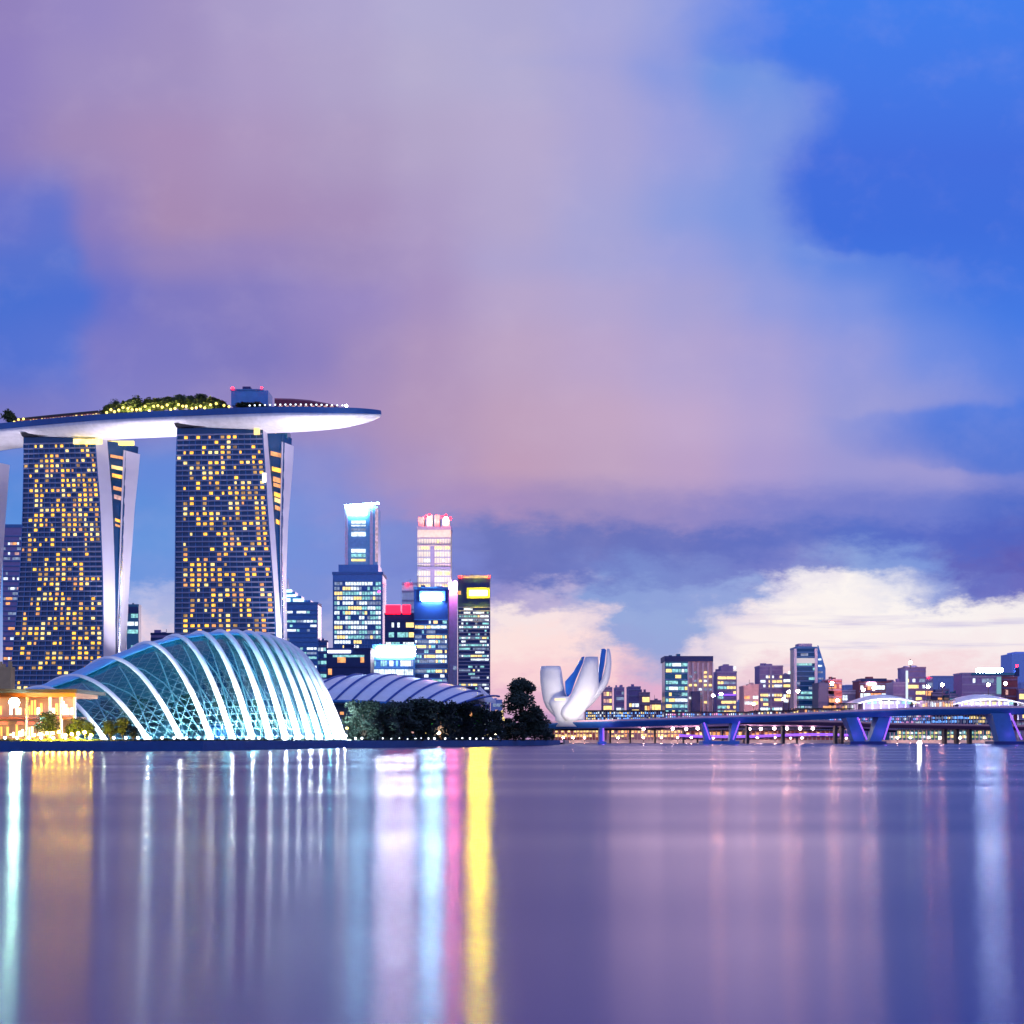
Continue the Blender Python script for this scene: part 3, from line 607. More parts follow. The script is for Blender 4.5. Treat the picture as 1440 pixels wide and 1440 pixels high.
# cream tower with red beacons
s7 = block('skyscraper', 'floodlit cream stone skyscraper with red beacons on top', 587, 634, 745, 1500, CREAM, 26, 9, .3, (Ey2, Ew), (2, 1), band=LAV, seed=32, hfrac=.45, vband=True)
addbox(s7, 'dark_strip', 605, 611, 768, 829, 1497.5, 1, VIO); addbox(s7, 'plant_belt', 587, 634, 797, 800.5, 1497.2, 1.6, VIO); addbox(s7, 'plant_belt', 587, 634, 766, 768, 1497.2, 1.6, BEIGE)  # violet strip laid over the stone face, darker than the wall
for p0, p1, t_ in ((588, 596, 727), (600, 608, 724), (611, 618, 724), (622, 632, 728)): addbox(s7, 'crown_pier', p0, p1, t_, 746, 1503, 26, CREAM)
addbox(s7, 'crown_base', 588, 633, 741, 745.5, 1502, 30, CREAM)
for p_ in (604, 627): addbox(s7, 'crown_lamp', p_ - 2.5, p_ + 2.5, 727, 737, 1499.5, 1.2, emi('crown_lamp', (1, .85, .8), 9))
for px, py in ((599, 727), (604, 724), (622, 727), (627, 725), (633, 729)): addball(s7, 'beacon', px, py, 1496, 2.0, LR)
for px in (595, 611, 627): lamp('stone_floodlight', 'SPOT', P(px, 835, 1440), 100000, (1, .95, .80), 3, P(611, 770, 1500), 70, s7)
lamp('stone_floodlight', 'SPOT', P(611, 780, 1450), 60000, (1, .95, .82), 3, P(611, 740, 1500), 80, s7)
s8 = block('office_tower', 'dark tower with a white sign on blue in front of the cream skyscraper', 582, 630, 829, 1380, NAVY, 20, 11, .6, (Ey2, Ew, Et, Ed), (3, 2, 2, 2), band=STEEL, seed=33, hfrac=.6, vr=(.02, .80))
sr_ = addbox(s8, 'sign_board', 590, 626, 831, 845, 1378, 1.5, SGB); addbox(sr_, 'sign_face', 593, 621, 834.5, 844.5, 1376.4, 1.2, emi('tower_sign', (.35, .70, 1), 330))
s9 = block('office_tower', 'slim windowless pale slab between the white sign tower and the yellow sign tower', 630.5, 643, 823, 1420, mat('ice_slab', (.62, .68, .95), .5), 20, 2, .05, (Ed, Epk), (1, 1), band=None, seed=34)
ROSE = emi('rose_lamp', (1, .17, .48), 1900)
for px, py in ((634, 824), (640, 819)): addball(s9, 'beacon', px, py, 1418, 1.7, ROSE)
s10 = block('office_tower', 'banded dark tower with a glowing yellow sign', 644, 689, 813, 1350, NAVY, 30, 10, .5, (Ew, Et, Ey2, Ed), (2, 2, 1, 2), band=LAV, seed=35, hfrac=.5, vr=(.02, .82))
sr_ = addbox(s10, 'sign_rim', 656.5, 688.5, 826.5, 841, 1347.5, 1, SGYr); addbox(sr_, 'sign_face', 660, 685, 830, 837.5, 1346, 1.2, SGY)
for px in (648, 687): addball(s10, 'beacon', px, 811, 1348, 1.3, LR)
addbox(s10, 'side_lamp', 643, 648, 831, 836, 1346, 1, Eo)

# ------------------------------------------------------------------ skyline to the right
YR = 1500
rb = [
 ('office_block', 'small mauve block right beside the white petal building', 848, 861, 968, MAUVE, 7, 3, .4, (Epk, Ey2), (1, 1), LAV),
 ('apartment_block', 'slim violet twin block, next after the small mauve block', 866, 878, 968, VIO, 9, 3, .15, (Ew, Ed), (1, 1), LAV),
 ('apartment_block', 'violet block with a bright white and peach lit corner', 884, 901, 967, VIO, 8, 4, .3, (Ew, Ey2), (1, 1), LAV),
 ('shop_house', 'low peach lit block stepping down towards the wide teal block', 899, 914, 975, MAUVE, 5, 4, .5, (Ey2, Eo), (1, 1), BEIGE),
 ('shop_house', 'low mauve building left of the wide teal block', 913, 930, 986, MAUVE, 4, 5, .5, (Ey2, Epk, Ew), (1, 1, 1), BEIGE),
 ('hotel_block', 'wide block with teal lit floors under a flat dark roof', 935, 968, 926, DG3, 13, 7, .75, (Et, Ew, Ey2), (4, 1, 1), STEEL),
 ('apartment_block', 'violet block with stepped top and yellow windows', 1008, 1036, 946, VIO, 13, 6, .38, (Ey2, Et, Ed), (3, 1, 1), LAV),
 ('apartment_block', 'low beige block in front of the violet twin tower', 1046, 1067, 966, BEIGE, 9, 5, .4, (Ey2, Eo, Ew), (2, 1, 1), BEIGE),
 ('apartment_block', 'tall violet apartment tower with two wings and green tinted windows', 1068, 1101, 938, VIO, 15, 8, .35, (Et, Ey2, Ew), (1, 2, 1), LAV),
 ('apartment_block', 'grey block wedged between the violet tower and the pale edged tower', 1101, 1117, 950, LAV, 12, 4, .55, (Ey2, Ew, Eo), (2, 2, 1), LAV),
 ('office_tower', 'tall blue glass tower framed by pale edges, tallest of the far right skyline', 1119, 1149, 912, DG, 18, 5, .18, (Et, Ed), (2, 2), STEEL),
 ('office_block', 'plain navy block right at the foot of the pale edged tower', 1151, 1173, 962, NAVY, 6, 4, .04, (Eo,), (1,), NAVY),
 ('apartment_block', 'reddish block half behind the plain navy block', 1165, 1184, 957, BRICK, 8, 5, .4, (Eo, Epk), (1, 1), MAUVE),
 ('shop_house', 'low pale lit building between two reddish blocks', 1184, 1207, 972, LAV, 5, 6, .6, (Ew, Et), (2, 1), PALE),
 ('apartment_block', 'wide reddish block with a dark roof behind the first white canopy', 1208, 1256, 958, BRICK, 7, 9, .25, (Eo, Ew), (2, 1), MAUVE),
 ('office_block', 'low violet block left of the antenna tower', 1256, 1273, 961, VIO, 6, 4, .3, (Ed, Ey2), (1, 1), LAV),
 ('office_tower', 'violet tower with a white lamp on its antenna', 1273, 1302, 940, VIO, 11, 6, .25, (Ey2, Ew, Ed), (1, 1, 1), MAUVE),
 ('office_block', 'small block with a red beacon beside the antenna tower', 1300, 1312, 954, LAV, 7, 3, .3, (Eo, Ed), (1, 1), LAV),
 ('shop_house', 'low navy building between the antenna tower and the roof lit block', 1311, 1326, 975, NAVY, 4, 4, .3, (Ew, Eo), (1, 1), LAV),
 ('shop_house', 'narrow mauve block among low roofs between the two canopies', 1326, 1335, 970, MAUVE, 5, 3, .3, (Eo, Ew), (1, 1), LAV),
 ('shop_house', 'low dark green building before the roof lit block', 1335, 1353, 977, DG3, 4, 5, .4, (Ew, Et), (1, 1), LAV),
 ('office_block', 'long violet block with a white lit rooftop above the second canopy', 1353, 1408, 948, VIO, 8, 12, .3, (Ew, Ey2, Ed), (1, 1, 2), LAV),
 ('apartment_block', 'reddish end block under the blue roof at the right picture edge', 1409, 1431, 952, BRICK, 7, 5, .3, (Eo, Epk), (1, 1), MAUVE),
 ('shop_house', 'low violet building cut by the right picture edge', 1432, 1462, 970, VIO, 5, 6, .4, (Ey2, Ew), (1, 1), LAV),
]
rr = {}
for i, (n_, l_, a0, a1, tp, wl, rw, cl, lt, ms, ws, bd) in enumerate(rb):
    y = 1500 + (i * 37 % 5) * 22 + (60 if n_ == 'shop_house' else 0)
    if 'plain navy' in l_: y = 1440
    if 'low beige' in l_: y = 1450
    rr[i] = block(n_, l_, a0, a1, tp, y, wl, rw, cl, lt, ms, ws, band=bd, seed=100 + i, hfrac=.55, depth=30); rr[i]['yy'] = y
def ya(i): return rr[i]['yy']
addbox(rr[5], 'roof', 934.5, 1003, 922.5, 930, ya(5) - 2, 40, NAVY); addbox(rr[5], 'wing', 967.5, 1002.5, 930, 1041, ya(5) - .5, 34, BEIGE)
y = ya(5) - 1
for c in range(967, 1003, 7): addbox(rr[5], 'wing_pier', c, c + 1.2, 932, 1010, y - 1.5, 1.4, PALE)
rg = random.Random(5)
for r_ in range(11):
    for c in range(5):
        if rg.random() < .3: addbox(rr[5], 'window', 969 + c * 7, 973 + c * 7, 938 + r_ * 6, 941 + r_ * 6, y - .4, .4, rg.choice([Ey2, Ed, Ew]))
addbox(rr[5], 'entrance_tower', 973, 985, 972, 1012, ya(5) - 8, 7, NAVY)
y = ya(6); addbox(rr[6], 'roof_step', 1014, 1031, 936, 947, y + 1, 20, VIO); addbox(rr[6], 'roof_step', 1018, 1025, 934, 937, y + 3, 10, VIO); addbox(rr[6], 'roof_lamp', 1032, 1035, 937, 941, y - 1, 1, Ew)
addbox(rr[6], 'violet_strip', 1010, 1035, 976, 978, y - 1.5, 1, PUR)
y = ya(7); addbox(rr[7], 'roof_step', 1052, 1067, 962, 967, y + 1, 14, BEIGE)
y = ya(8); addbox(rr[8], 'roof_step', 1076, 1086, 933.5, 939, y + 1, 14, VIO); addbox(rr[8], 'centre_fin', 1083, 1086, 938, 1010, y - 2.5, 2, LAV)
y = ya(9); addbox(rr[9], 'roof_lamp', 1109, 1116, 944, 950, y, 2, emi('roof_glow', (.7, 1, .85), 2))
y = ya(10)
addbox(rr[10], 'edge_frame', 1117, 1120.5, 912, 1010, y - 2, 4, PALE); addbox(rr[10], 'edge_frame', 1146, 1149.5, 912, 1010, y - 2, 4, PALE)
addbox(rr[10], 'sky_lobby', 1120, 1147, 925.5, 932.5, y - 1.5, 2, emi('lobby', (.9, .8, .9), .7)); addbox(rr[10], 'roof_step', 1123, 1142, 905, 912.5, y + 1, 18, LAV)
a = MB(); a.loft([[P(p_, b_, y + 2 + d_) for p_, b_, d_ in ((1149.6, 1041, 0), (1161, 1041, 0), (1161, 1041, 24), (1149.6, 1041, 24))], [P(p_, b_, y + 2 + d_) for p_, b_, d_ in ((1149.6, 930, 0), (1161, 940, 0), (1161, 940, 24), (1149.6, 930, 24))],
    [P(p_, b_, y + 2 + d_) for p_, b_, d_ in ((1149.6, 907, 0), (1151, 908, 0), (1151, 908, 24), (1149.6, 907, 24))]]); a.build('sloping_wing', DG2, rr[10])
for k in range(8): addbox(rr[10], 'window', 1151, 1158 - max(0, 3 - k), 926 + k * 9, 928.5 + k * 9, y + .8, 1, rg.choice([Ew, Ed, Ed]))
y = ya(14); addbox(rr[14], 'roof', 1211, 1247, 954, 958.5, y - 1, 24, NAVY); addbox(rr[14], 'lit_sign', 1220, 1231, 960, 962.5, y - 1.5, 1, LW)
y = ya(16); a = MB(); a.tube([P(1280, 940, y), P(1280, 927, y)], .6, 6); a.build('antenna', DARK, rr[16]); addball(rr[16], 'antenna_lamp', 1280, 932, y, 2.4, LW); addbox(rr[16], 'side_strip', 1274, 1277, 943, 985, y - 1.5, 1, emi('side_glow', (.8, .95, 1), 1))
addball(rr[17], 'beacon', 1306, 952.5, ya(17), 1.2, LR)
y = ya(21); addbox(rr[21], 'rooftop_light', 1374, 1410, 940, 945.5, y + 2, 3, emi('roof_wash', (.45, .62, 1), 220)); addbox(rr[21], 'blue_roof', 1366, 1433, 946, 949.5, y - 1, 34, DG3); addbox(rr[21], 'roof_mast', 1428, 1433.5, 939, 951, y - 2, 5, NAVY); addball(rr[21], 'beacon', 1430, 936.5, y, 1.6, LR)
addbox(rr[21], 'stair_glass', 1402, 1408, 952, 976, y - 1.5, 1.2, emi('stair_teal', (.3, .7, .8), .6))
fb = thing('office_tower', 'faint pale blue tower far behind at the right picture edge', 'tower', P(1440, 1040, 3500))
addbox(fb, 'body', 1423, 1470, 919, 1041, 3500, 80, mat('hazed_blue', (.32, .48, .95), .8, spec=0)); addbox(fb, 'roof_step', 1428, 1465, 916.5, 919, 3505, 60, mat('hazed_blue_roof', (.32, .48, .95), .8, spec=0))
# faint far skyline
rg = random.Random(77)
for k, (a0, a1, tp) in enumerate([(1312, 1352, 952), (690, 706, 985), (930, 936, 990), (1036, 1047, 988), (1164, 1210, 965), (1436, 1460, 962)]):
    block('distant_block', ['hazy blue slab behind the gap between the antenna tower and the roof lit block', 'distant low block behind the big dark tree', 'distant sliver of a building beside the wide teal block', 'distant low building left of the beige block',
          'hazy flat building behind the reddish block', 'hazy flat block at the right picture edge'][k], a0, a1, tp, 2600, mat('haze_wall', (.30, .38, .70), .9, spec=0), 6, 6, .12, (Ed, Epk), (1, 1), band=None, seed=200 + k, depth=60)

# street lamps in front of the right skyline
sl_ = thing('street_lamp', 'tall street lamp with a glowing orange head beyond the bridge', 'street lamp', P(1305, 1040, 1400), 'orange street lamps beyond the bridge')
a = MB(); a.tube([P(1305, 1040, 1400), P(1305, 968, 1400)], [.5, .25], 6); a.build('pole', DARK, sl_); addball(sl_, 'lamp_head', 1305, 966, 1400, 2.2, LO)
for px, py in ((1325, 963), (1214, 970), (1229, 968), (1390, 963), (1414, 961), (1109, 973), (1122, 972), (1170, 961), (1003, 978), (1014, 976), (1102, 983), (1060, 990), (1178, 985)):
    h = (HY - py) / (HY - 966); copy_thing(sl_, P(px, 1040, 1400), sc=(1, 1, h))
# white canopies
for l_, a0, a1, tp, bt in (('white arched canopy beyond the bridge, left of the two', 1204, 1298, 975, 989), ('white arched canopy beyond the bridge at the right picture edge', 1340, 1446, 975, 990)):
    y = 1300; cn = thing('arched_canopy', l_, 'canopy', P((a0 + a1) / 2, 1040, y), 'white arched canopies')
    a = MB(); rg_ = []
    for j in range(9):
        d_ = j / 8; yy = y + 70 * d_; row = []
        for i in range(17):
            s_ = i / 16 * 2 - 1; hh = (1 - s_ * s_) * (1 - .5 * (2 * abs(d_ - .5)) ** 2); row.append(Vector((XX(a0 + (a1 - a0) * i / 16, y), yy, ZZ(bt, y) + hh * (bt - tp) / F * y)))
        rg_.append(row)
    a.loft(rg_, closed=False)
    a.loft([[p - Vector((0, 0, 1.2)) for p in r] for r in rg_], closed=False)
    a.loft([rg_[0], [p - Vector((0, 0, 1.2)) for p in rg_[0]]], closed=False)
    a.build('canopy_shell', WHITE, cn, smooth=True)
    a = MB()
    for i in range(1, 8):
        q = rg_[0][i * 2]; a.tube([Vector((q.x, q.y + 2, GZ)), q - Vector((0, -2, .8))], .5, 6)
    a.build('columns', PALE, cn)
    a = MB(); a.box(XX(a0 + 14, y) , XX(a1 - 14, y), y + 12, y + 50, GZ, ZZ(bt - 4, y)); a.build('hall', VIO, cn)
    for k in range(9): addbox(cn, 'window', a0 + 16 + k * 8, a0 + 21 + k * 8, bt - 3, bt + 1, y + 11, .8, rg.choice([Ew, Et, Ey2]))
    lamp('canopy_floodlight', 'AREA', P((a0 + a1) / 2, bt + 2, y - 30), 60000, (1, .95, 1), 20, P((a0 + a1) / 2, tp, y + 20), parent=cn)

# ------------------------------------------------------------------ far waterfront under the bridge
def arcade(name, label, a0, a1, tp, bt, y, wall, mats, n, seed, rows_=2, cat='building'):
    rg = random.Random(seed); o = thing(name, label, cat, P((a0 + a1) / 2, 1040, y)); o.location.z = GZ; WL[o.name] = Vector(o.location)
    zt = ZZ(tp, y); a = MB(); a.box(XX(a0, y), XX(a1, y), y + 4, y + 24, GZ, zt); a.build('body', wall, o)
    a = MB(); a.box(XX(a0, y) - 1, XX(a1, y) + 1, y - 1, y + 25, zt + .02, zt + .8); a.build('roof', DARK, o)
    a = MB(); w_ = (XX(a1, y) - XX(a0, y)) / n
    for k in range(n + 1): x = XX(a0, y) + w_ * k; a.box(x - .3, x + .3, y, y + .6, GZ, zt)
    a.build('columns', BEIGE, o)
    zb = max(GZ + .3, ZZ(bt, y)); hh = (zt - zb) / rows_
    for r in range(rows_):
        for k in range(n):
            if rg.random() < .82:
                x = XX(a0, y) + w_ * k; a = MB(); a.box(x + w_ * .12, x + w_ * .88, y + 3.5, y + 3.95, zb + hh * (r + .1), zb + hh * (r + rg.uniform(.5, .85))); a.build('window', rg.choice(mats), o)
    return o
gold = emi('arcade_gold', (1, .62, .22), 1.4, .5)
arcade('waterfront_arcade', 'warm golden lit arcade on the far shore next to the big dark tree', 776, 846, 1024, 1037, 1160, BRICK, [gold, Ey2, gold], 16, 1)
arcade('waterfront_arcade', 'cream lit arcade on the far shore between the first two small piers', 850, 962, 1025, 1037, 1160, MAUVE, [gold, Ey2, Eo], 24, 2)
arcade('waterfront_arcade', 'orange lit low arcade on the far shore behind the first slanted piers', 965, 1185, 1028, 1036, 1165, BRICK, [Eo, gold, Eo], 36, 3, 1)
arcade('waterfront_arcade', 'green and cream lit arcade seen between the two big slanted piers', 1252, 1400, 1027, 1038, 1160, DG3, [Ey2, Et, emi('lime', (.6, .8, .2), .8), Ew], 26, 4)
arcade('waterfront_arcade', 'violet lit arcade cut by the right picture edge', 1432, 1500, 1014, 1038, 1160, VIO, [Ed, Epk], 10, 5)
pb = emi('pier_blue', (.15, .40, 1), 1.8, .5); pk = emi('pier_pink', (1, .35, .7), 1.6, .4)
arcade('grandstand', 'long grandstand speckled with blue and white lights above the bridge deck', 824, 934, 1000, 1012, 1200, NAVY, [pb, Ew, Ed, Ey2, pb], 40, 6, 3)
arcade('grandstand', 'second stretch of speckled lights below the teal floored block', 936, 1060, 1002, 1010, 1210, VIO, [pb, Ew, Epk, Et, pk], 42, 7, 2)
arcade('market_hall', 'long hall speckled blue and pink between the two bridge decks', 1160, 1310, 1004, 1022, 1185, STEEL, [pb, Ew, pk, Ed, pb], 44, 8, 4)
arcade('market_hall', 'dark blue hall with a few lights beneath the deck near the right edge', 1312, 1400, 1006, 1022, 1187, NAVY, [pb, Ey2, Ed], 20, 9, 3)
for k, (a0, a1, tp) in enumerate([(1062, 1120, 1000), (1120, 1200, 997), (1298, 1342, 985), (1184, 1206, 990)]):
    arcade('shop_row', ['low shop row under the violet twin tower', 'low shop row under the pale edged tower', 'low shop row between the two white canopies', 'low shop row left of the first white canopy'][k], a0, a1, tp, 1014, 1290, MAUVE, [Ey2, Ew, Eo, Ed], int((a1 - a0) / 4), 30 + k, 3)

# ------------------------------------------------------------------ bridges
def deckline(tab, name, label, ytab, thick_px, width, msurf, mgird, railm=None):
    root = thing(name, label, 'bridge', P(tab[len(tab) // 2][0], 1040, interp(tab[len(tab) // 2][0], ytab))); root.location.z = 0; WL[root.name] = Vector(root.location)
    g_, s_, e_, r_ = MB(), MB(), MB(), MB(); R1, R2, R3, R4 = [], [], [], []
    for px, py in tab:
        y = interp(px, ytab); p = P(px, py, y); th = thick_px / F * y
        R1.append([p + Vector((0, 0, -th)), p + Vector((0, -2.2, -th * .2)), p + Vector((0, -2.2, 0)), p + Vector((0, width, 0)), p + Vector((0, width, -th * .3)), p + Vector((0, width - 3, -th))])
        R2.append([p + Vector((0, -1.8, .01)), p + Vector((0, -1.8, .3)), p + Vector((0, width - .4, .3)), p + Vector((0, width - .4, .01))])
        R3.append([p + Vector((0, -2.1, .02)), p + Vector((0, -2.1, 1.15)), p + Vector((0, -1.9, 1.15)), p + Vector((0, -1.9, .02))])
    g_.loft(R1); g_.build('girder', mgird, root); s_.loft(R2); s_.build('road_deck', msurf, root); r_.loft(R3); r_.build('parapet', railm or PALE, root)
    return root
ytab = [(760, 905), (1000, 870), (1200, 845), (1440, 820), (1800, 790)]
dt = [(760, 1018.5), (790, 1016), (850, 1014.5), (900, 1013), (1000, 1009.5), (1100, 1006), (1200, 1001), (1300, 997), (1370, 996), (1440, 995.5), (1600, 996), (1800, 999)]
br = deckline(dt, 'road_bridge', 'long blue girder road bridge on violet lit slanted piers', ytab, 8.5, 26, CONC, STEEL, mat('trail_pink_rail', (.9, .55, .6), .6))  # pink of the traffic light trails put into the rail colour
def leg(root, tx0, tx1, ty, bx0, bx1, by, y, name='pier_leg'):
    a = MB(); dz = 9
    def rg(x0, x1, py, d): return [P(x0, py, y), P(x1, py, y), P(x1, py, y) + Vector((0, d, 0)), P(x0, py, y) + Vector((0, d, 0))]
    a.loft([rg(bx0, bx1, by, dz), rg((tx0 + bx0) / 2 + (bx0 - tx0) * .02, (tx1 + bx1) / 2, (ty + by) / 2, dz), rg(tx0, tx1, ty, dz + 6)]); return a.build(name, STEEL, root)
def strip(root, x0, y0, x1, y1, y, w=1.1):
    a = MB(); a.tube([P(x0, y0, y), P(x1, y1, y)], w / F * y, 6); return a.build('light_strip', PUR, root)
for (c, yy, w, ty) in ((1016, 866, 1, 1017),):
    leg(br, 987, 994, ty, 992, 1002, 1043, yy); leg(br, 1030, 1041, ty - 1, 1026, 1034, 1043, yy)
    strip(br, 990, 1016, 998.5, 1040, yy - 1.5, .9); strip(br, 1041, 1012, 1031, 1040, yy - 1.5, .9); addbox(br, 'pier_base', 988, 1040, 1042, 1047, yy - 4, 16, STEEL)
yy = 842; leg(br, 1190, 1206, 1009, 1201, 1217, 1044, yy); leg(br, 1236, 1252, 1008, 1222, 1239, 1044, yy)
strip(br, 1206, 1009, 1219, 1040, yy - 1.5); strip(br, 1253, 1008, 1243, 1040, yy - 1.5); addbox(br, 'pier_base', 1196, 1247, 1042.5, 1047, yy - 4, 16, NAVY)
yy = 822; leg(br, 1395, 1419, 1003, 1405, 1430, 1044, yy); leg(br, 1480, 1504, 1003, 1466, 1490, 1044, yy); strip(br, 1420, 1003, 1437, 1040, yy - 1.5); addbox(br, 'pier_base', 1398, 1500, 1042.5, 1047, yy - 4, 16, NAVY)
yy = 893; leg(br, 843, 849, 1022, 843, 849, 1044, yy); strip(br, 848.5, 1024, 848.5, 1042, yy - 1.5, 1); addbox(br, 'pier_base', 841, 853, 1043, 1046.5, yy - 3, 12, STEEL)
lp = [(994, 1025, 866), (1036, 1022, 866), (1210, 1025, 842), (1246, 1022, 842), (1430, 1025, 822), (848, 1030, 893)]
for px, py, y in lp: lamp('pier_uplight', 'POINT', P(px, py + 8, y - 7), 900, (.35, .15, 1), 1, parent=br)
dt2 = [(1040, 1013), (1190, 1016), (1250, 1018.5), (1330, 1020), (1440, 1022), (1600, 1024)]
br2 = deckline(dt2, 'low_bridge', 'lower brown road bridge running behind the slanted piers', [(1000, 1010), (1600, 960)], 5, 18, CONC, mat('brown_girder', (.20, .10, .14), .7), mat('peach_rail', (.7, .38, .36), .7))
for px in (1050, 1100, 1174, 1183, 1328, 1345, 1363, 1412): y = interp(px, [(1000, 1010), (1600, 960)]); addbox(br2, 'pier', px, px + 4, 1020, 1046, y + 4, 6, DARK)
dt3 = [(780, 1024.5), (900, 1024), (985, 1022), (1040, 1020.5), (1190, 1023), (1260, 1027)]
br3 = deckline(dt3, 'covered_bridge', 'low dark bridge with lamps hanging beneath its deck, farthest of the bridges', [(700, 1100), (1300, 1090)], 3, 12, CONC, DARK, mat('mauve_rail', (.35, .2, .3), .7))
for px in (857, 885, 920, 960, 1015, 1045, 1180): addbox(br3, 'pier', px, px + 2.5, 1026, 1045, 1100, 4, DARK)
for px in (946, 965, 981, 1054, 1070, 1089, 1107, 1125, 1143, 905): addball(br3, 'lamp_head', px, 1024.5 + (px % 3) * .3, 1090, 1.9, emi('under_lamp', (1, .7, .7), 60) if px == 946 else bpy.data.materials['under_lamp'])
fb2 = thing('footbridge', 'thin violet glowing footbridge just above the far water', 'footbridge', P(1075, 1040, 1060))
a = MB(); pts = [P(px, 1034.5 + 1.6 * math.sin((px - 960) / 40), 1060) for px in range(955, 1196, 12)]; a.tube(pts, .9, 8); a.build('tube', PUR, fb2)
a = MB(); a.loft([[p + Vector((0, -1.5, -2.2)), p + Vector((0, -1.5, -1.4)), p + Vector((0, 3, -1.4)), p + Vector((0, 3, -2.2))] for p in pts]); a.build('walkway', NAVY, fb2)
for px in (980, 1050, 1120, 1175): addbox(fb2, 'pier', px, px + 2, 1037, 1046, 1061, 2, DARK)
# shore lamps beyond
wl = thing('waterfront_lamp', 'small waterfront lamp low over the far shore', 'lamp', P(792, 1044, 1140), 'waterfront lamps on the far shore')
a = MB(); a.tube([P(792, 1044, 1140), P(792, 1038, 1140)], .2, 5); a.build('post', DARK, wl); addball(wl, 'lamp_head', 792, 1037.5, 1140, 1.2, WARM)
rg = random.Random(4)
for k, px in enumerate([806, 822, 869, 905, 930, 953, 972, 1003, 1065, 1090, 1112, 1128, 1190, 1262, 1280, 1306, 1322, 1350, 1385, 1410]): copy_thing(wl, P(px, 1044, 1140))

# ------------------------------------------------------------------ white petal museum
mu = thing('petal_museum', 'white lotus shaped building with upward curving petals behind the trees', 'museum', P(815, 1040, 900)); mu.location.z = GZ; WL[mu.name] = Vector(mu.location)
PET = mat('petal_white', (.88, .86, .86), .5, var=.03); PBL = mat('petal_blue', (.01, .13, .55), .35)
def petal(prof, y, bulge, m, name='petal'):
    """prof: rows (py, left px, right px); a rounded tapering shell."""
    a = MB(); rings = []
    for py, l, r in prof:
        ring = []; n = 14
        for i in range(n):
            t = 2 * math.pi * i / n; cx, hw = (l + r) / 2, (r - l) / 2
            yy = y - math.sin(t) * bulge * min(1, hw / 8); ring.append(P(cx + math.cos(t) * hw, py, y) + Vector((0, yy - y, 0)))
        rings.append(ring)
    a.loft(rings); return a.build(name, m, mu, smooth=True)
petal([(937, 761, 788), (945, 759.5, 790), (960, 760, 792), (975, 762, 795), (985, 764, 801), (995, 768, 812), (1003, 775, 815), (1014, 786, 812)], 908, 6, PET)
petal([(924, 823, 841), (935, 819.5, 841.5), (950, 814, 842), (963, 809, 842), (972, 805, 841), (980, 801, 837), (988, 796, 832), (996, 790, 826), (1004, 788, 820), (1014, 794, 812)], 897, 6, PET)
petal([(912.5, 853.5, 857), (920, 853, 859), (932, 852, 860), (945, 849.5, 859), (955, 846, 857), (963, 841, 854), (971, 834, 849), (979, 826, 843), (987, 818, 836), (995, 809, 828), (1003, 800, 818), (1012, 797, 810)], 901, 6, PET)
a = MB()
for prof, y0, y1 in (([(822, 923), (818, 924), (807, 944), (795, 958), (795.5, 972), (798, 981), (803, 975), (810, 955), (820, 932)], 899, 906),
                     ([(850, 912), (846, 912.5), (843, 935), (841, 958), (842, 965), (846, 955), (850, 935), (852.5, 914)], 902, 908)):
    a.loft([[P(px, py, y0) for px, py in prof], [P(px, py, y0) + Vector((0, y1 - y0, 0)) for px, py in prof]])
a.build('petal_opening', PBL, mu)
petal([(980, 775, 822), (990, 772, 824), (1000, 777, 821), (1010, 781, 821), (1022, 780, 823)], 903, 7, PET, 'bowl')
addbox(mu, 'entrance_light', 780, 795, 982, 985, 882, 1.5, emi('entrance_glow', (1, .7, .4), 1.5))
for px, e in ((812, 1), (850, 1.3), (775, .8)): lamp('petal_floodlight', 'SPOT', P(px, 1022, 862), 31000 * e, (1, .90, .82), 3, P(px - (15 if px == 850 else 0), 965, 900), 75, mu)

# ------------------------------------------------------------------ ribbed conference hall
ch = thing('conference_hall', 'low hall with a ribbed lavender vaulted roof behind the garden trees', 'hall', P(560, 1040, 690)); ch.location.z = GZ; WL[ch.name] = Vector(ch.location)
TOPT = [(425, 964), (450, 957), (475, 952), (500, 949.5), (530, 949), (560, 951), (600, 957), (640, 966), (668, 974), (680, 980)]
def hp(px, t, lift=0):   # t 0 at the eave, 1 at the ridge
    yf, yr = 660, 730
    pe = P(px - 30 * (1 - t), interp(px, [(400, 985), (540, 987), (700, 996)]), yf); pr_ = P(px + 8, interp(px, TOPT), yr)
    an = t * math.pi / 2
    return Vector((pe.x + (pr_.x - pe.x) * t, pe.y + (pr_.y - pe.y) * (1 - math.cos(an)), pe.z + (pr_.z - pe.z) * math.sin(an) + lift))
a = MB(); a.loft([[hp(px, t / 10) for t in range(11)] for px in range(425, 681, 8)], closed=False); a.build('roof', ROOFL, ch, smooth=True)
a = MB(); a.loft([[hp(px, t / 10, -.4) for t in range(11)] for px in range(425, 681, 8)], closed=False); a.loft([[hp(px, 1), hp(px, 1) + Vector((0, 60, -14))] for px in range(425, 681, 8)], closed=False); a.build('roof_back', ROOFL, ch)
for px in range(452, 680, 24):
    a = MB(); a.tube([hp(px + 26 * (t / 10), t / 10, .25) for t in range(11)], .55, 6); a.build('roof_rib', mat('rib_blue', (.03, .09, .40), .6) if px == 452 else bpy.data.materials['rib_blue'], ch)
a = MB(); a.hexa([(XX(440, 668), 668), (XX(676, 668), 668), (XX(676, 668), 740), (XX(440, 668), 740)], GZ, ZZ(990, 668)); a.build('wall', NAVY, ch)
a = MB(); a.tube([hp(px, 0, .0) for px in range(425, 681, 16)], .9, 6); a.build('eave', DG2, ch)
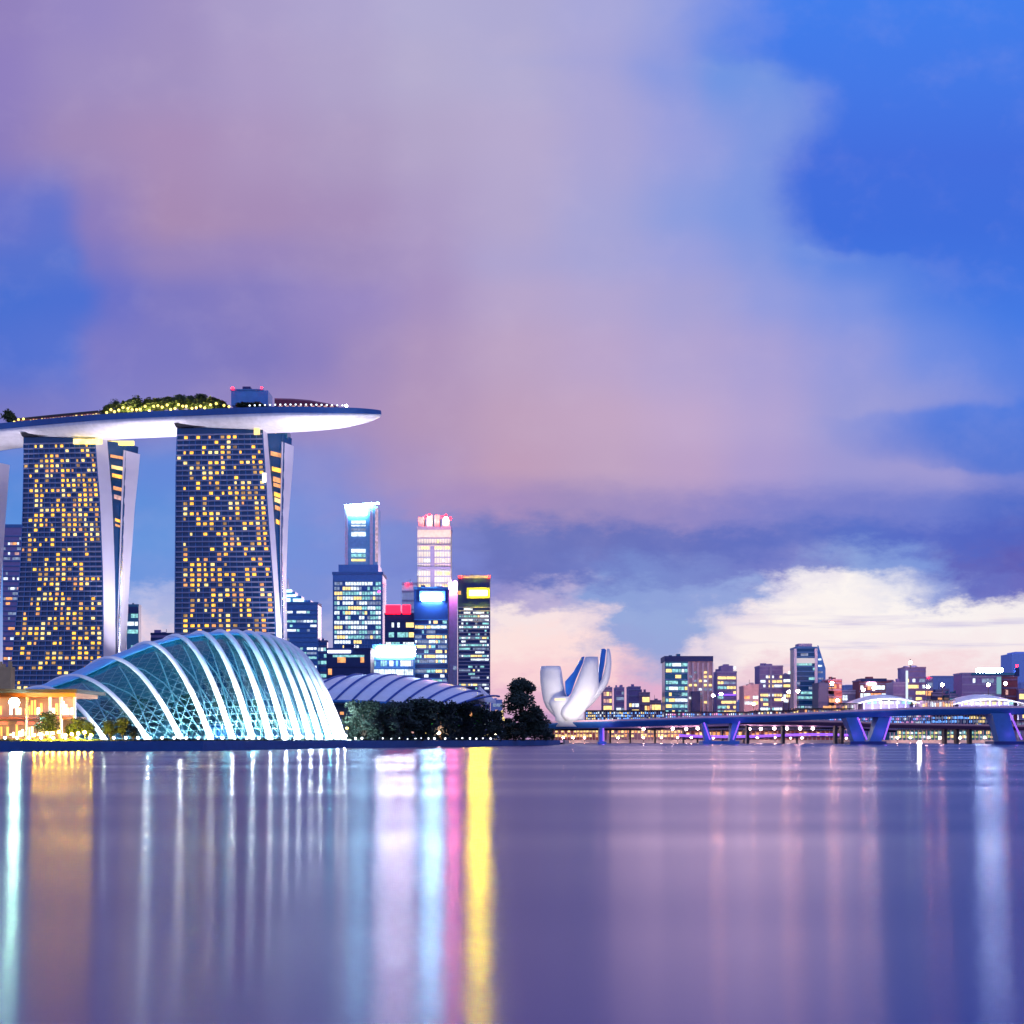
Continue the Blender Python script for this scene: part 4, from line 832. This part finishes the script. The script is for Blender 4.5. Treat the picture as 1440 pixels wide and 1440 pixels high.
for px, py in ((487, 1010), (491, 1015), (478, 1003), (536, 1018)): addbox(ch, 'window', px, px + 5, py - 2, py + 2, 666, 1, rg.choice([Eo, Epk]))
cv = thing('sail_canopy', 'small white sail canopy between the ribbed hall and the big dark tree', 'canopy', P(683, 1040, 720)); cv.location.z = GZ; WL[cv.name] = Vector(cv.location)
a = MB(); a.loft([[P(672, 985, 720), P(673, 966, 722), P(675, 965, 724)], [P(682, 987, 718), P(680, 972, 722), P(681, 971, 725)], [P(697, 989, 718), P(696, 986, 722), P(697, 985, 725)]]); a.build('sail', WHITE, cv)
a = MB(); a.tube([Vector((XX(674, 722), 722, GZ)), P(674, 966, 722)], .3, 6); a.build('mast', PALE, cv)

# ------------------------------------------------------------------ glass dome conservatory
dm = thing('glass_dome', 'ribbed glass conservatory dome glowing white and teal on the waterfront', 'conservatory', P(300, 1040, 440)); dm.location.z = GZ; WL[dm.name] = Vector(dm.location)
arcs = [(60, -40, 990), (100, 10, 978), (148, 52, 966), (208, 98, 950), (255, 150, 925), (297, 203, 904), (327, 243, 894), (355, 278, 889.5), (380, 306, 888), (402, 328, 888), (420, 346, 889), (436, 360, 891), (450, 372, 894), (463, 382, 898), (474, 391, 902), (484, 398, 907)]
DZ = GZ + .3
def yfront(px): return interp(px, [(0, 392), (148, 402), (300, 425), (400, 462), (484, 508)])
def arc_pt(i, s, inset=0.0):
    fi = max(0, min(len(arcs) - 1.0001, i)); k = int(fi); fr = fi - k
    pf = arcs[k][0] * (1 - fr) + arcs[k + 1][0] * fr; pa = arcs[k][1] * (1 - fr) + arcs[k + 1][1] * fr; pt = arcs[k][2] * (1 - fr) + arcs[k + 1][2] * fr
    y0 = yfront(pf); A = P(pa, pt, y0 + 44); f = Vector((XX(pf, y0), y0, 0)); Kb = Vector((2 * A.x - f.x, 2 * A.y - f.y, 0))
    base = Vector((A.x, A.y, 0)); e = f if s > 0 else Kb; s_ = abs(s)
    z = DZ + (A.z - DZ) * (1 - s_ ** 1.95)
    p = base.lerp(e, s_); q = Vector((p.x, p.y, z)); c = Vector((base.x, base.y, DZ))
    return q + (c - q).normalized() * inset
RIB = mat('rib_white', (.85, .87, .90), .45, var=.03)
ss = [math.copysign(abs(v) ** .8, v) for v in [(-1 + 2 * j / 36) for j in range(37)]]
for i in range(len(arcs)):
    a = MB(); pts = [arc_pt(i, s) for s in ss]; a.tube(pts, [(.62 + .45 * min(1, i / 8)) - .22 * (1 - abs(s)) for s in ss], 8); a.build('rib', RIB, dm, smooth=True)
gmx = bpy.data.materials.new('dome_glass'); gmx.use_nodes = True; t = gmx.node_tree; t.nodes.clear()
uvn = t.nodes.new('ShaderNodeUVMap'); sep = t.nodes.new('ShaderNodeSeparateXYZ'); t.links.new(uvn.outputs[0], sep.inputs[0])
def tm(op, a_, b_=0.0):
    n = t.nodes.new('ShaderNodeMath'); n.operation = op
    for i, v in ((0, a_), (1, b_)):
        if isinstance(v, bpy.types.NodeSocket): t.links.new(v, n.inputs[i])
        else: n.inputs[i].default_value = v
    return n.outputs[0]
def line(c, w): return tm('LESS_THAN', tm('ABSOLUTE', tm('SUBTRACT', tm('FRACT', c), .5)), w)
du = tm('ADD', sep.outputs[0], sep.outputs[1]); dv = tm('SUBTRACT', sep.outputs[0], sep.outputs[1])
grid = tm('MAXIMUM', line(du, .028), line(dv, .028)); grid = tm('MAXIMUM', grid, line(tm('MULTIPLY', sep.outputs[1], 2.0), .025))
frame = t.nodes.new('ShaderNodeBsdfPrincipled'); frame.inputs['Base Color'].default_value = (.09, .24, .30, 1); frame.inputs['Roughness'].default_value = .5
tr = t.nodes.new('ShaderNodeBsdfTransparent'); tr.inputs[0].default_value = (.30, .58, .72, 1)
gg = t.nodes.new('ShaderNodeBsdfGlossy'); gg.inputs['Roughness'].default_value = .12; gg.inputs['Color'].default_value = (.6, .8, .9, 1)
fr_ = t.nodes.new('ShaderNodeFresnel'); fr_.inputs[0].default_value = 1.5
m1 = t.nodes.new('ShaderNodeMixShader'); t.links.new(fr_.outputs[0], m1.inputs[0]); t.links.new(tr.outputs[0], m1.inputs[1]); t.links.new(gg.outputs[0], m1.inputs[2])
m2 = t.nodes.new('ShaderNodeMixShader'); t.links.new(grid, m2.inputs[0]); t.links.new(m1.outputs[0], m2.inputs[1]); t.links.new(frame.outputs[0], m2.inputs[2])
mo = t.nodes.new('ShaderNodeOutputMaterial'); t.links.new(m2.outputs[0], mo.inputs[0])
a = MB(); nI = (len(arcs) - 1) * 3; a.uv = []; rings = []
for q in range(nI + 1):
    rings.append([arc_pt(q / 3, s, 1.3) for s in ss]); a.uv += [(q / 3 * 3, j / 36 * 22) for j in range(37)]
a.loft(rings, closed=False); a.build('glazing', gmx, dm, smooth=True)
a = MB(); e = [arc_pt(len(arcs) - 1, s, 1.3) for s in ss]; a.v = e; a.f = [tuple(range(len(e)))]; a.m = [0]; a.uv = [(p.y * .3, p.z * .3) for p in e]; a.build('end_glazing', gmx, dm)
# pale crest cladding that joins the heads of the ribs
a = MB(); cs = [-.34, -.28, -.22, -.16, -.10, -.04, .03, .10, .16]
o_ = [[arc_pt(q / 4 + .8, s_, .15) for s_ in cs] for q in range(int((len(arcs) - 2) * 4))]; i_ = [[arc_pt(q / 4 + .8, s_, .6) for s_ in cs] for q in range(int((len(arcs) - 2) * 4))]
a.loft([x_ + y_[::-1] for x_, y_ in zip(o_, i_)]); a.build('crest_cladding', mat('crest_metal', (.16, .50, .86), .4), dm, smooth=True)
# floor and planting inside, lit teal
a = MB(); a.v = [arc_pt(i, .97) * 1 for i in range(len(arcs))] + [arc_pt(i, -.97) for i in reversed(range(len(arcs)))]
for p in a.v: p.z = DZ + .02
a.f = [tuple(range(len(a.v)))]; a.m = [0]; a.build('floor', mat('teal_floor', (.20, .32, .30), .6), dm)
a = MB()
for i in range(3, 15):
    pts = [arc_pt(i - .5 + .9 * (1 - s) - .2, s * .98, 2.6) for s in [.98, .8, .6, .4, .2]]; a.tube(pts, .22, 5)
    pts = [arc_pt(i - .5 - .9 * (1 - s) + .4, s * .98, 2.6) for s in [.98, .8, .6, .4, .2]]; a.tube(pts, .22, 5)
a.build('struts', RIB, dm)
for i in range(2, len(arcs)):
    f = arc_pt(i, .99); up = arc_pt(i, .55)
    lamp('rib_floodlight', 'SPOT', f + Vector((2.2, -5.5, .8)), 200000 if i > 3 else 80000, (.90, .97, 1), .4, up, 75, dm)
UPL = emi('uplight_glass', (.80, .92, 1), 3400)
for i in range(2, len(arcs)):
    f = arc_pt(i, .99) + Vector((1.0, -3.2, 0)); a = MB(); a.ball(f + Vector((0, -1.2, .9)), .55 if i > 2 else .34, 10, 6, .7); a.build('uplight', UPL if i != 13 else emi('uplight_teal', (.2, .8, 1), 2000), dm, smooth=True)
for i in (5, 7, 9, 11): lamp('crown_floodlight', 'SPOT', arc_pt(i, .75) + Vector((-4, -20, 6)), 26000, (.25, .62, 1), 1, arc_pt(i, .1), 60, dm)
for i, e in ((3, 1), (4.5, 1.2), (6, 1.3), (7.5, 1.3), (9, 1.2), (11, 1), (13, .8)):
    lamp('interior_light', 'POINT', arc_pt(i, .35) * 1 - Vector((0, 0, 13)), 5000 * e, (.30, .90, .88), 1.5, parent=dm)
    lamp('interior_light', 'POINT', arc_pt(i, .85) * 1 + Vector((0, 6, -5)), 2500 * e, (.8, 1, .85), 1.0, parent=dm)
it = None
for k, (i, s, sc) in enumerate([(3, .5, .8), (4, .55, 1), (4.6, .1, 1.2), (5.5, .6, .9), (6.2, .2, 1.3), (7.1, .6, 1.0), (7.9, .1, 1.3), (8.8, .6, .9), (9.6, .2, 1.2), (10.8, .5, .9), (12, .4, .9), (5, .8, .6), (6.7, .8, .6), (8.3, .8, .6), (3.5, .8, .5)]):
    p = arc_pt(i, s); p.z = DZ + .03
    labs = 'leafy tree standing inside the glass dome behind its ribs'
    if it is None: it = tree_proto('conservatory_tree', labs, 13, 11, 1100, LEAF2, 60, p, 'trees inside the glass dome', .6, .35)
    else: copy_thing(it, p, None, k * 1.1, (sc,) * 3)
# second, smaller cafe wing / lit kiosk under the dome
kk = thing('garden_kiosk', 'blue lit kiosk in front of the dome ribs', 'kiosk', P(310, 1038, 425)); kk.location.z = GZ; WL[kk.name] = Vector(kk.location)
addbox(kk, 'body', 290, 322, 1020, 1039, 440, 4, DG2); addbox(kk, 'roof', 288, 324, 1018.5, 1020, 439, 6, PALE)
for p0, m in ((292, pb), (299, emi('kiosk_white', (.6, .8, 1), 1.2)), (306, pb), (313, pb)): addbox(kk, 'window', p0, p0 + 5, 1023, 1034, 439.6, .3, m)

# ------------------------------------------------------------------ lit pavilion at the left
pa = thing('restaurant_pavilion', 'brown roofed waterfront restaurant with white columns and bright warm lights', 'restaurant', P(40, 1040, 376)); pa.location.z = GZ; WL[pa.name] = Vector(pa.location)
y = 372
addbox(pa, 'roof', -130, 108, 969, 974, y - 3, 26, ROOFBR); addbox(pa, 'soffit', -126, 106, 974.2, 980, y, 20, mat('orange_soffit', (.35, .11, .03), .7))
for px in (-90, -50, -8, 36, 68, 84, 103): addbox(pa, 'column', px, px + 2.6, 980.2, 1040, y + 1.2, 1, WHITE)
addbox(pa, 'back_wall', -126, 104, 980.2, 1040, y + 12, 1, BEIGE); addbox(pa, 'mid_floor', -126, 106, 1008, 1011, y + 1.8, 10, BRICK)
rg = random.Random(9)
em = [emi('cafe_cream', (1, .62, .26), 5, .4), emi('cafe_orange', (1, .34, .07), 3, .3), emi('cafe_white', (1, .74, .42), 9, .3), emi('cafe_red', (1, .12, .06), 2.2)]
for k in range(52):
    px = -120 + k * 4.3; h = rg.uniform(6, 20)
    if rg.random() < .75: addbox(pa, 'lit_panel', px, px + rg.uniform(1.5, 3.6), 1004 - h, 1005, y + 8 + rg.uniform(0, 2), .3, rg.choice(em[:3]))
    if px < 64 and rg.random() < .95: addbox(pa, 'lit_panel', px, px + rg.uniform(1.8, 4), 1037 - rg.uniform(5, 19), 1037 - rg.uniform(0, 3), y + 5 + rg.uniform(0, 2), .3, rg.choice([em[0], em[2], em[1]]))
for px in (-4, 1, 24, 39, 52): addbox(pa, 'awning', px, px + 6, 1015, 1019, y + 3, 2, em[3])
for px in (-60, 5, 40, 80): lamp('soffit_light', 'POINT', P(px, 988, y + 3), 150, (1, .6, .25), .4, parent=pa)
a = MB(); a.tube([P(20, 988, y - 4.4), P(20, 988, y - 3.6)] , 1.35, 16); a.build('lamp_housing', DARK, pa)
a = MB(); a.tube([P(20, 988, y - 4.7), P(20, 988, y - 4.42)], 1.25, 16); a.build('floodlight', CYW, pa)

# ------------------------------------------------------------------ shore trees
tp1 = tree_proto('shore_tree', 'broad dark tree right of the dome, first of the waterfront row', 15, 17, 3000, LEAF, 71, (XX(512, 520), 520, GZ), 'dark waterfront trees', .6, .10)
row = [(540, 530, (1.0, .93)), (566, 545, (1.05, 1.02)), (594, 560, (1.2, 1.12)), (620, 590, (1.1, 1.1)), (646, 610, (1.1, 1.1)), (668, 640, (1.0, 1.05)), (692, 665, (.95, .95)), (760, 735, (1.0, .75)), (500, 545, (.8, .6)), (553, 585, (.9, 1.0)), (606, 620, (1, 1.1)), (655, 660, (1, 1.0)), (712, 700, (.8, .75)), (725, 690, (.9, .6)), (772, 752, (.55, .45))]
rl_ = ['second dark tree of the waterfront row right of the dome', 'third dark tree of the waterfront row', 'tallest tree in the middle of the waterfront row', 'dark tree just right of the tallest waterfront tree', 'dark tree below the dark tower with the yellow sign', 'dark tree in front of the white sail canopy', 'dark tree touching the big lone tree',
       'low dark tree at the tip of the shore by the bridge', 'small dark tree tucked against the dome foot', 'rear tree peeking between the second and third waterfront trees', 'rear tree peeking right of the tallest waterfront tree', 'rear tree behind the last trees of the row', 'low dark tree just left of the tallest shore tree', 'low dark tree in front of the tallest shore tree', 'last small dark tree at the tip of the shore']
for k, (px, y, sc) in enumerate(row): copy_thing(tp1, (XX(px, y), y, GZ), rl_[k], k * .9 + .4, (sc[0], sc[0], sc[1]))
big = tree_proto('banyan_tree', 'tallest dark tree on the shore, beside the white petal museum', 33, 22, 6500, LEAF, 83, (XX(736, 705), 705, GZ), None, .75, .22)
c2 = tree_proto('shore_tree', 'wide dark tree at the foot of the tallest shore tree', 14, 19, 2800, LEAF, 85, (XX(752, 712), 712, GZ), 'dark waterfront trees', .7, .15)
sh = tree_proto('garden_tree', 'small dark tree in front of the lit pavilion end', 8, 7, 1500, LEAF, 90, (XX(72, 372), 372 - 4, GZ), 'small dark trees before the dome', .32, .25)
gl_ = ['small dark tree right of the pavilion columns', 'small dark tree before the first dome rib', 'low dark tree between the first two dome ribs', 'low dark tree left of the second dome rib', 'tiny dark tree at the foot of the second rib', 'bushy tree beside the last pavilion column']
for k, (px, sc) in enumerate([(108, .8), (124, .65), (152, .7), (168, .8), (182, .5), (92, .6)]): copy_thing(sh, (XX(px, 366), 366 + k, GZ), gl_[k], k * 1.7, (sc,) * 3)
# clipped shrubs along the promenade
shr = MB(); rg = random.Random(2)
def shorepos(px, back=4.0):
    y = interp(px, [(a_, b_) for a_, b_ in shore[:8]]) + back; return Vector((XX(px, y), y, GZ))
for k in range(9000):
    px = rg.uniform(-40, 770); p = shorepos(px, rg.uniform(5, 9)); hgt = .5 + .9 * abs(mn.noise(Vector((px * .05, 0, 3))))
    p.z += rg.uniform(0, hgt); u = Vector((rg.gauss(0, 1), rg.gauss(0, 1), rg.gauss(0, 1))).normalized() * .28; v = u.orthogonal().normalized() * .2
    shr.quad(p - u, p - v, p + u, p + v)
tag(shr.build('ground_cover', LEAF), 'low dark planting along the top of the quay', 'shrubs', kind='stuff')
# bollard lights
bl = thing('bollard_light', 'low white bollard light on the quay edge', 'bollard light', shorepos(7, 1.5), 'white bollard lights along the quay')
q = shorepos(7, 1.5); a = MB(); a.tube([q, q + Vector((0, 0, .85))], .12, 8); a.build('post', DARK, bl); a = MB(); a.ball(q + Vector((0, 0, 1.05)), .36, 10, 7); a.build('lamp_head', emi('bollard_lamp', (.80, .88, 1), 10), bl, smooth=True)
px = 7
while px < 690:
    px += 17 if px < 490 else rg.choice([9, 12, 15, 11]); copy_thing(bl, shorepos(px, 1.5))
go = thing('festoon_lamp', 'small golden lamp on the lawn beside the lit pavilion', 'garden lamp', shorepos(48, 3), 'golden lamps on the lawn by the pavilion')
q = shorepos(48, 3); a = MB(); a.tube([q, q + Vector((0, 0, 1.5))], .06, 6); a.build('post', DARK, go); a = MB(); a.ball(q + Vector((0, 0, 1.7)), .34, 10, 6); a.build('lamp_head', emi('gold_lamp', (1, .56, .02), 2600), go)
for px in (57, 66, 74, 83, 92, 101, 110, 119, 128): copy_thing(go, shorepos(px, 3) + Vector((0, 0, (px % 4) * .25)))
cl = thing('garden_lamp', 'small coloured garden lamp among the dark shore trees', 'garden lamp', shorepos(513, 12), 'coloured lamps among the shore trees')
q = shorepos(513, 12); a = MB(); a.tube([q, q + Vector((0, 0, 5))], .1, 6); a.build('post', DARK, cl); a = MB(); a.ball(q + Vector((0, 0, 5.2)), .6, 8, 6); a.build('lamp_head', GRN, cl)
for k, (px, py, m) in enumerate([(524, 1017, Eo), (488, 1024, Egl), (607, 1016, GRN), (617, 1031, WARM), (600, 1031, Egl), (645, 1018, GRN), (668, 1018, GRN), (697, 1032, WARM), (706, 1003, Ey2), (708, 1011, Ey2), (662, 1004, Eo), (580, 1030, Epk), (560, 1018, Et)]):
    p = shorepos(px, 2.5); c = copy_thing(cl, p, sc=(1, 1, max(.3, (ZZ(py, p.y) - GZ) / 5.2)))
    for ch_ in c.children:
        if ch_.name.startswith('lamp_head'): ch_.data = ch_.data.copy(); ch_.data.materials[0] = m
    c['label'] = {Eo: 'small orange lamp among the dark shore trees', Egl: 'small yellow lamp among the dark shore trees', GRN: 'small green lamp among the dark shore trees', WARM: 'bright warm lamp low among the shore trees', Ey2: 'cream lamp beside the tallest shore tree', Epk: 'faint rose lamp among the shore trees', Et: 'faint teal lamp among the shore trees'}[m]
cl['label'] = 'small green lamp among the dark shore trees'
# glowing white post added in the water in place of a lamp reflection
mk = thing('glint_post', 'glowing white post standing in for a bright lamp reflection on the water', 'post', (XX(1293, 184), 184, 0))
q = Vector((XX(1293, 184), 184, 0)); a = MB(); a.tube([q - Vector((0, 0, 2)), q + Vector((0, 0, 2.3))], .3, 12); a.build('post', emi('glint_white', (1, 1, .95), 1.3), mk, smooth=True)
a = MB(); a.ball(q + Vector((0, 0, 2.55)), .28, 10, 7); a.build('lamp_head', LW, mk, smooth=True)
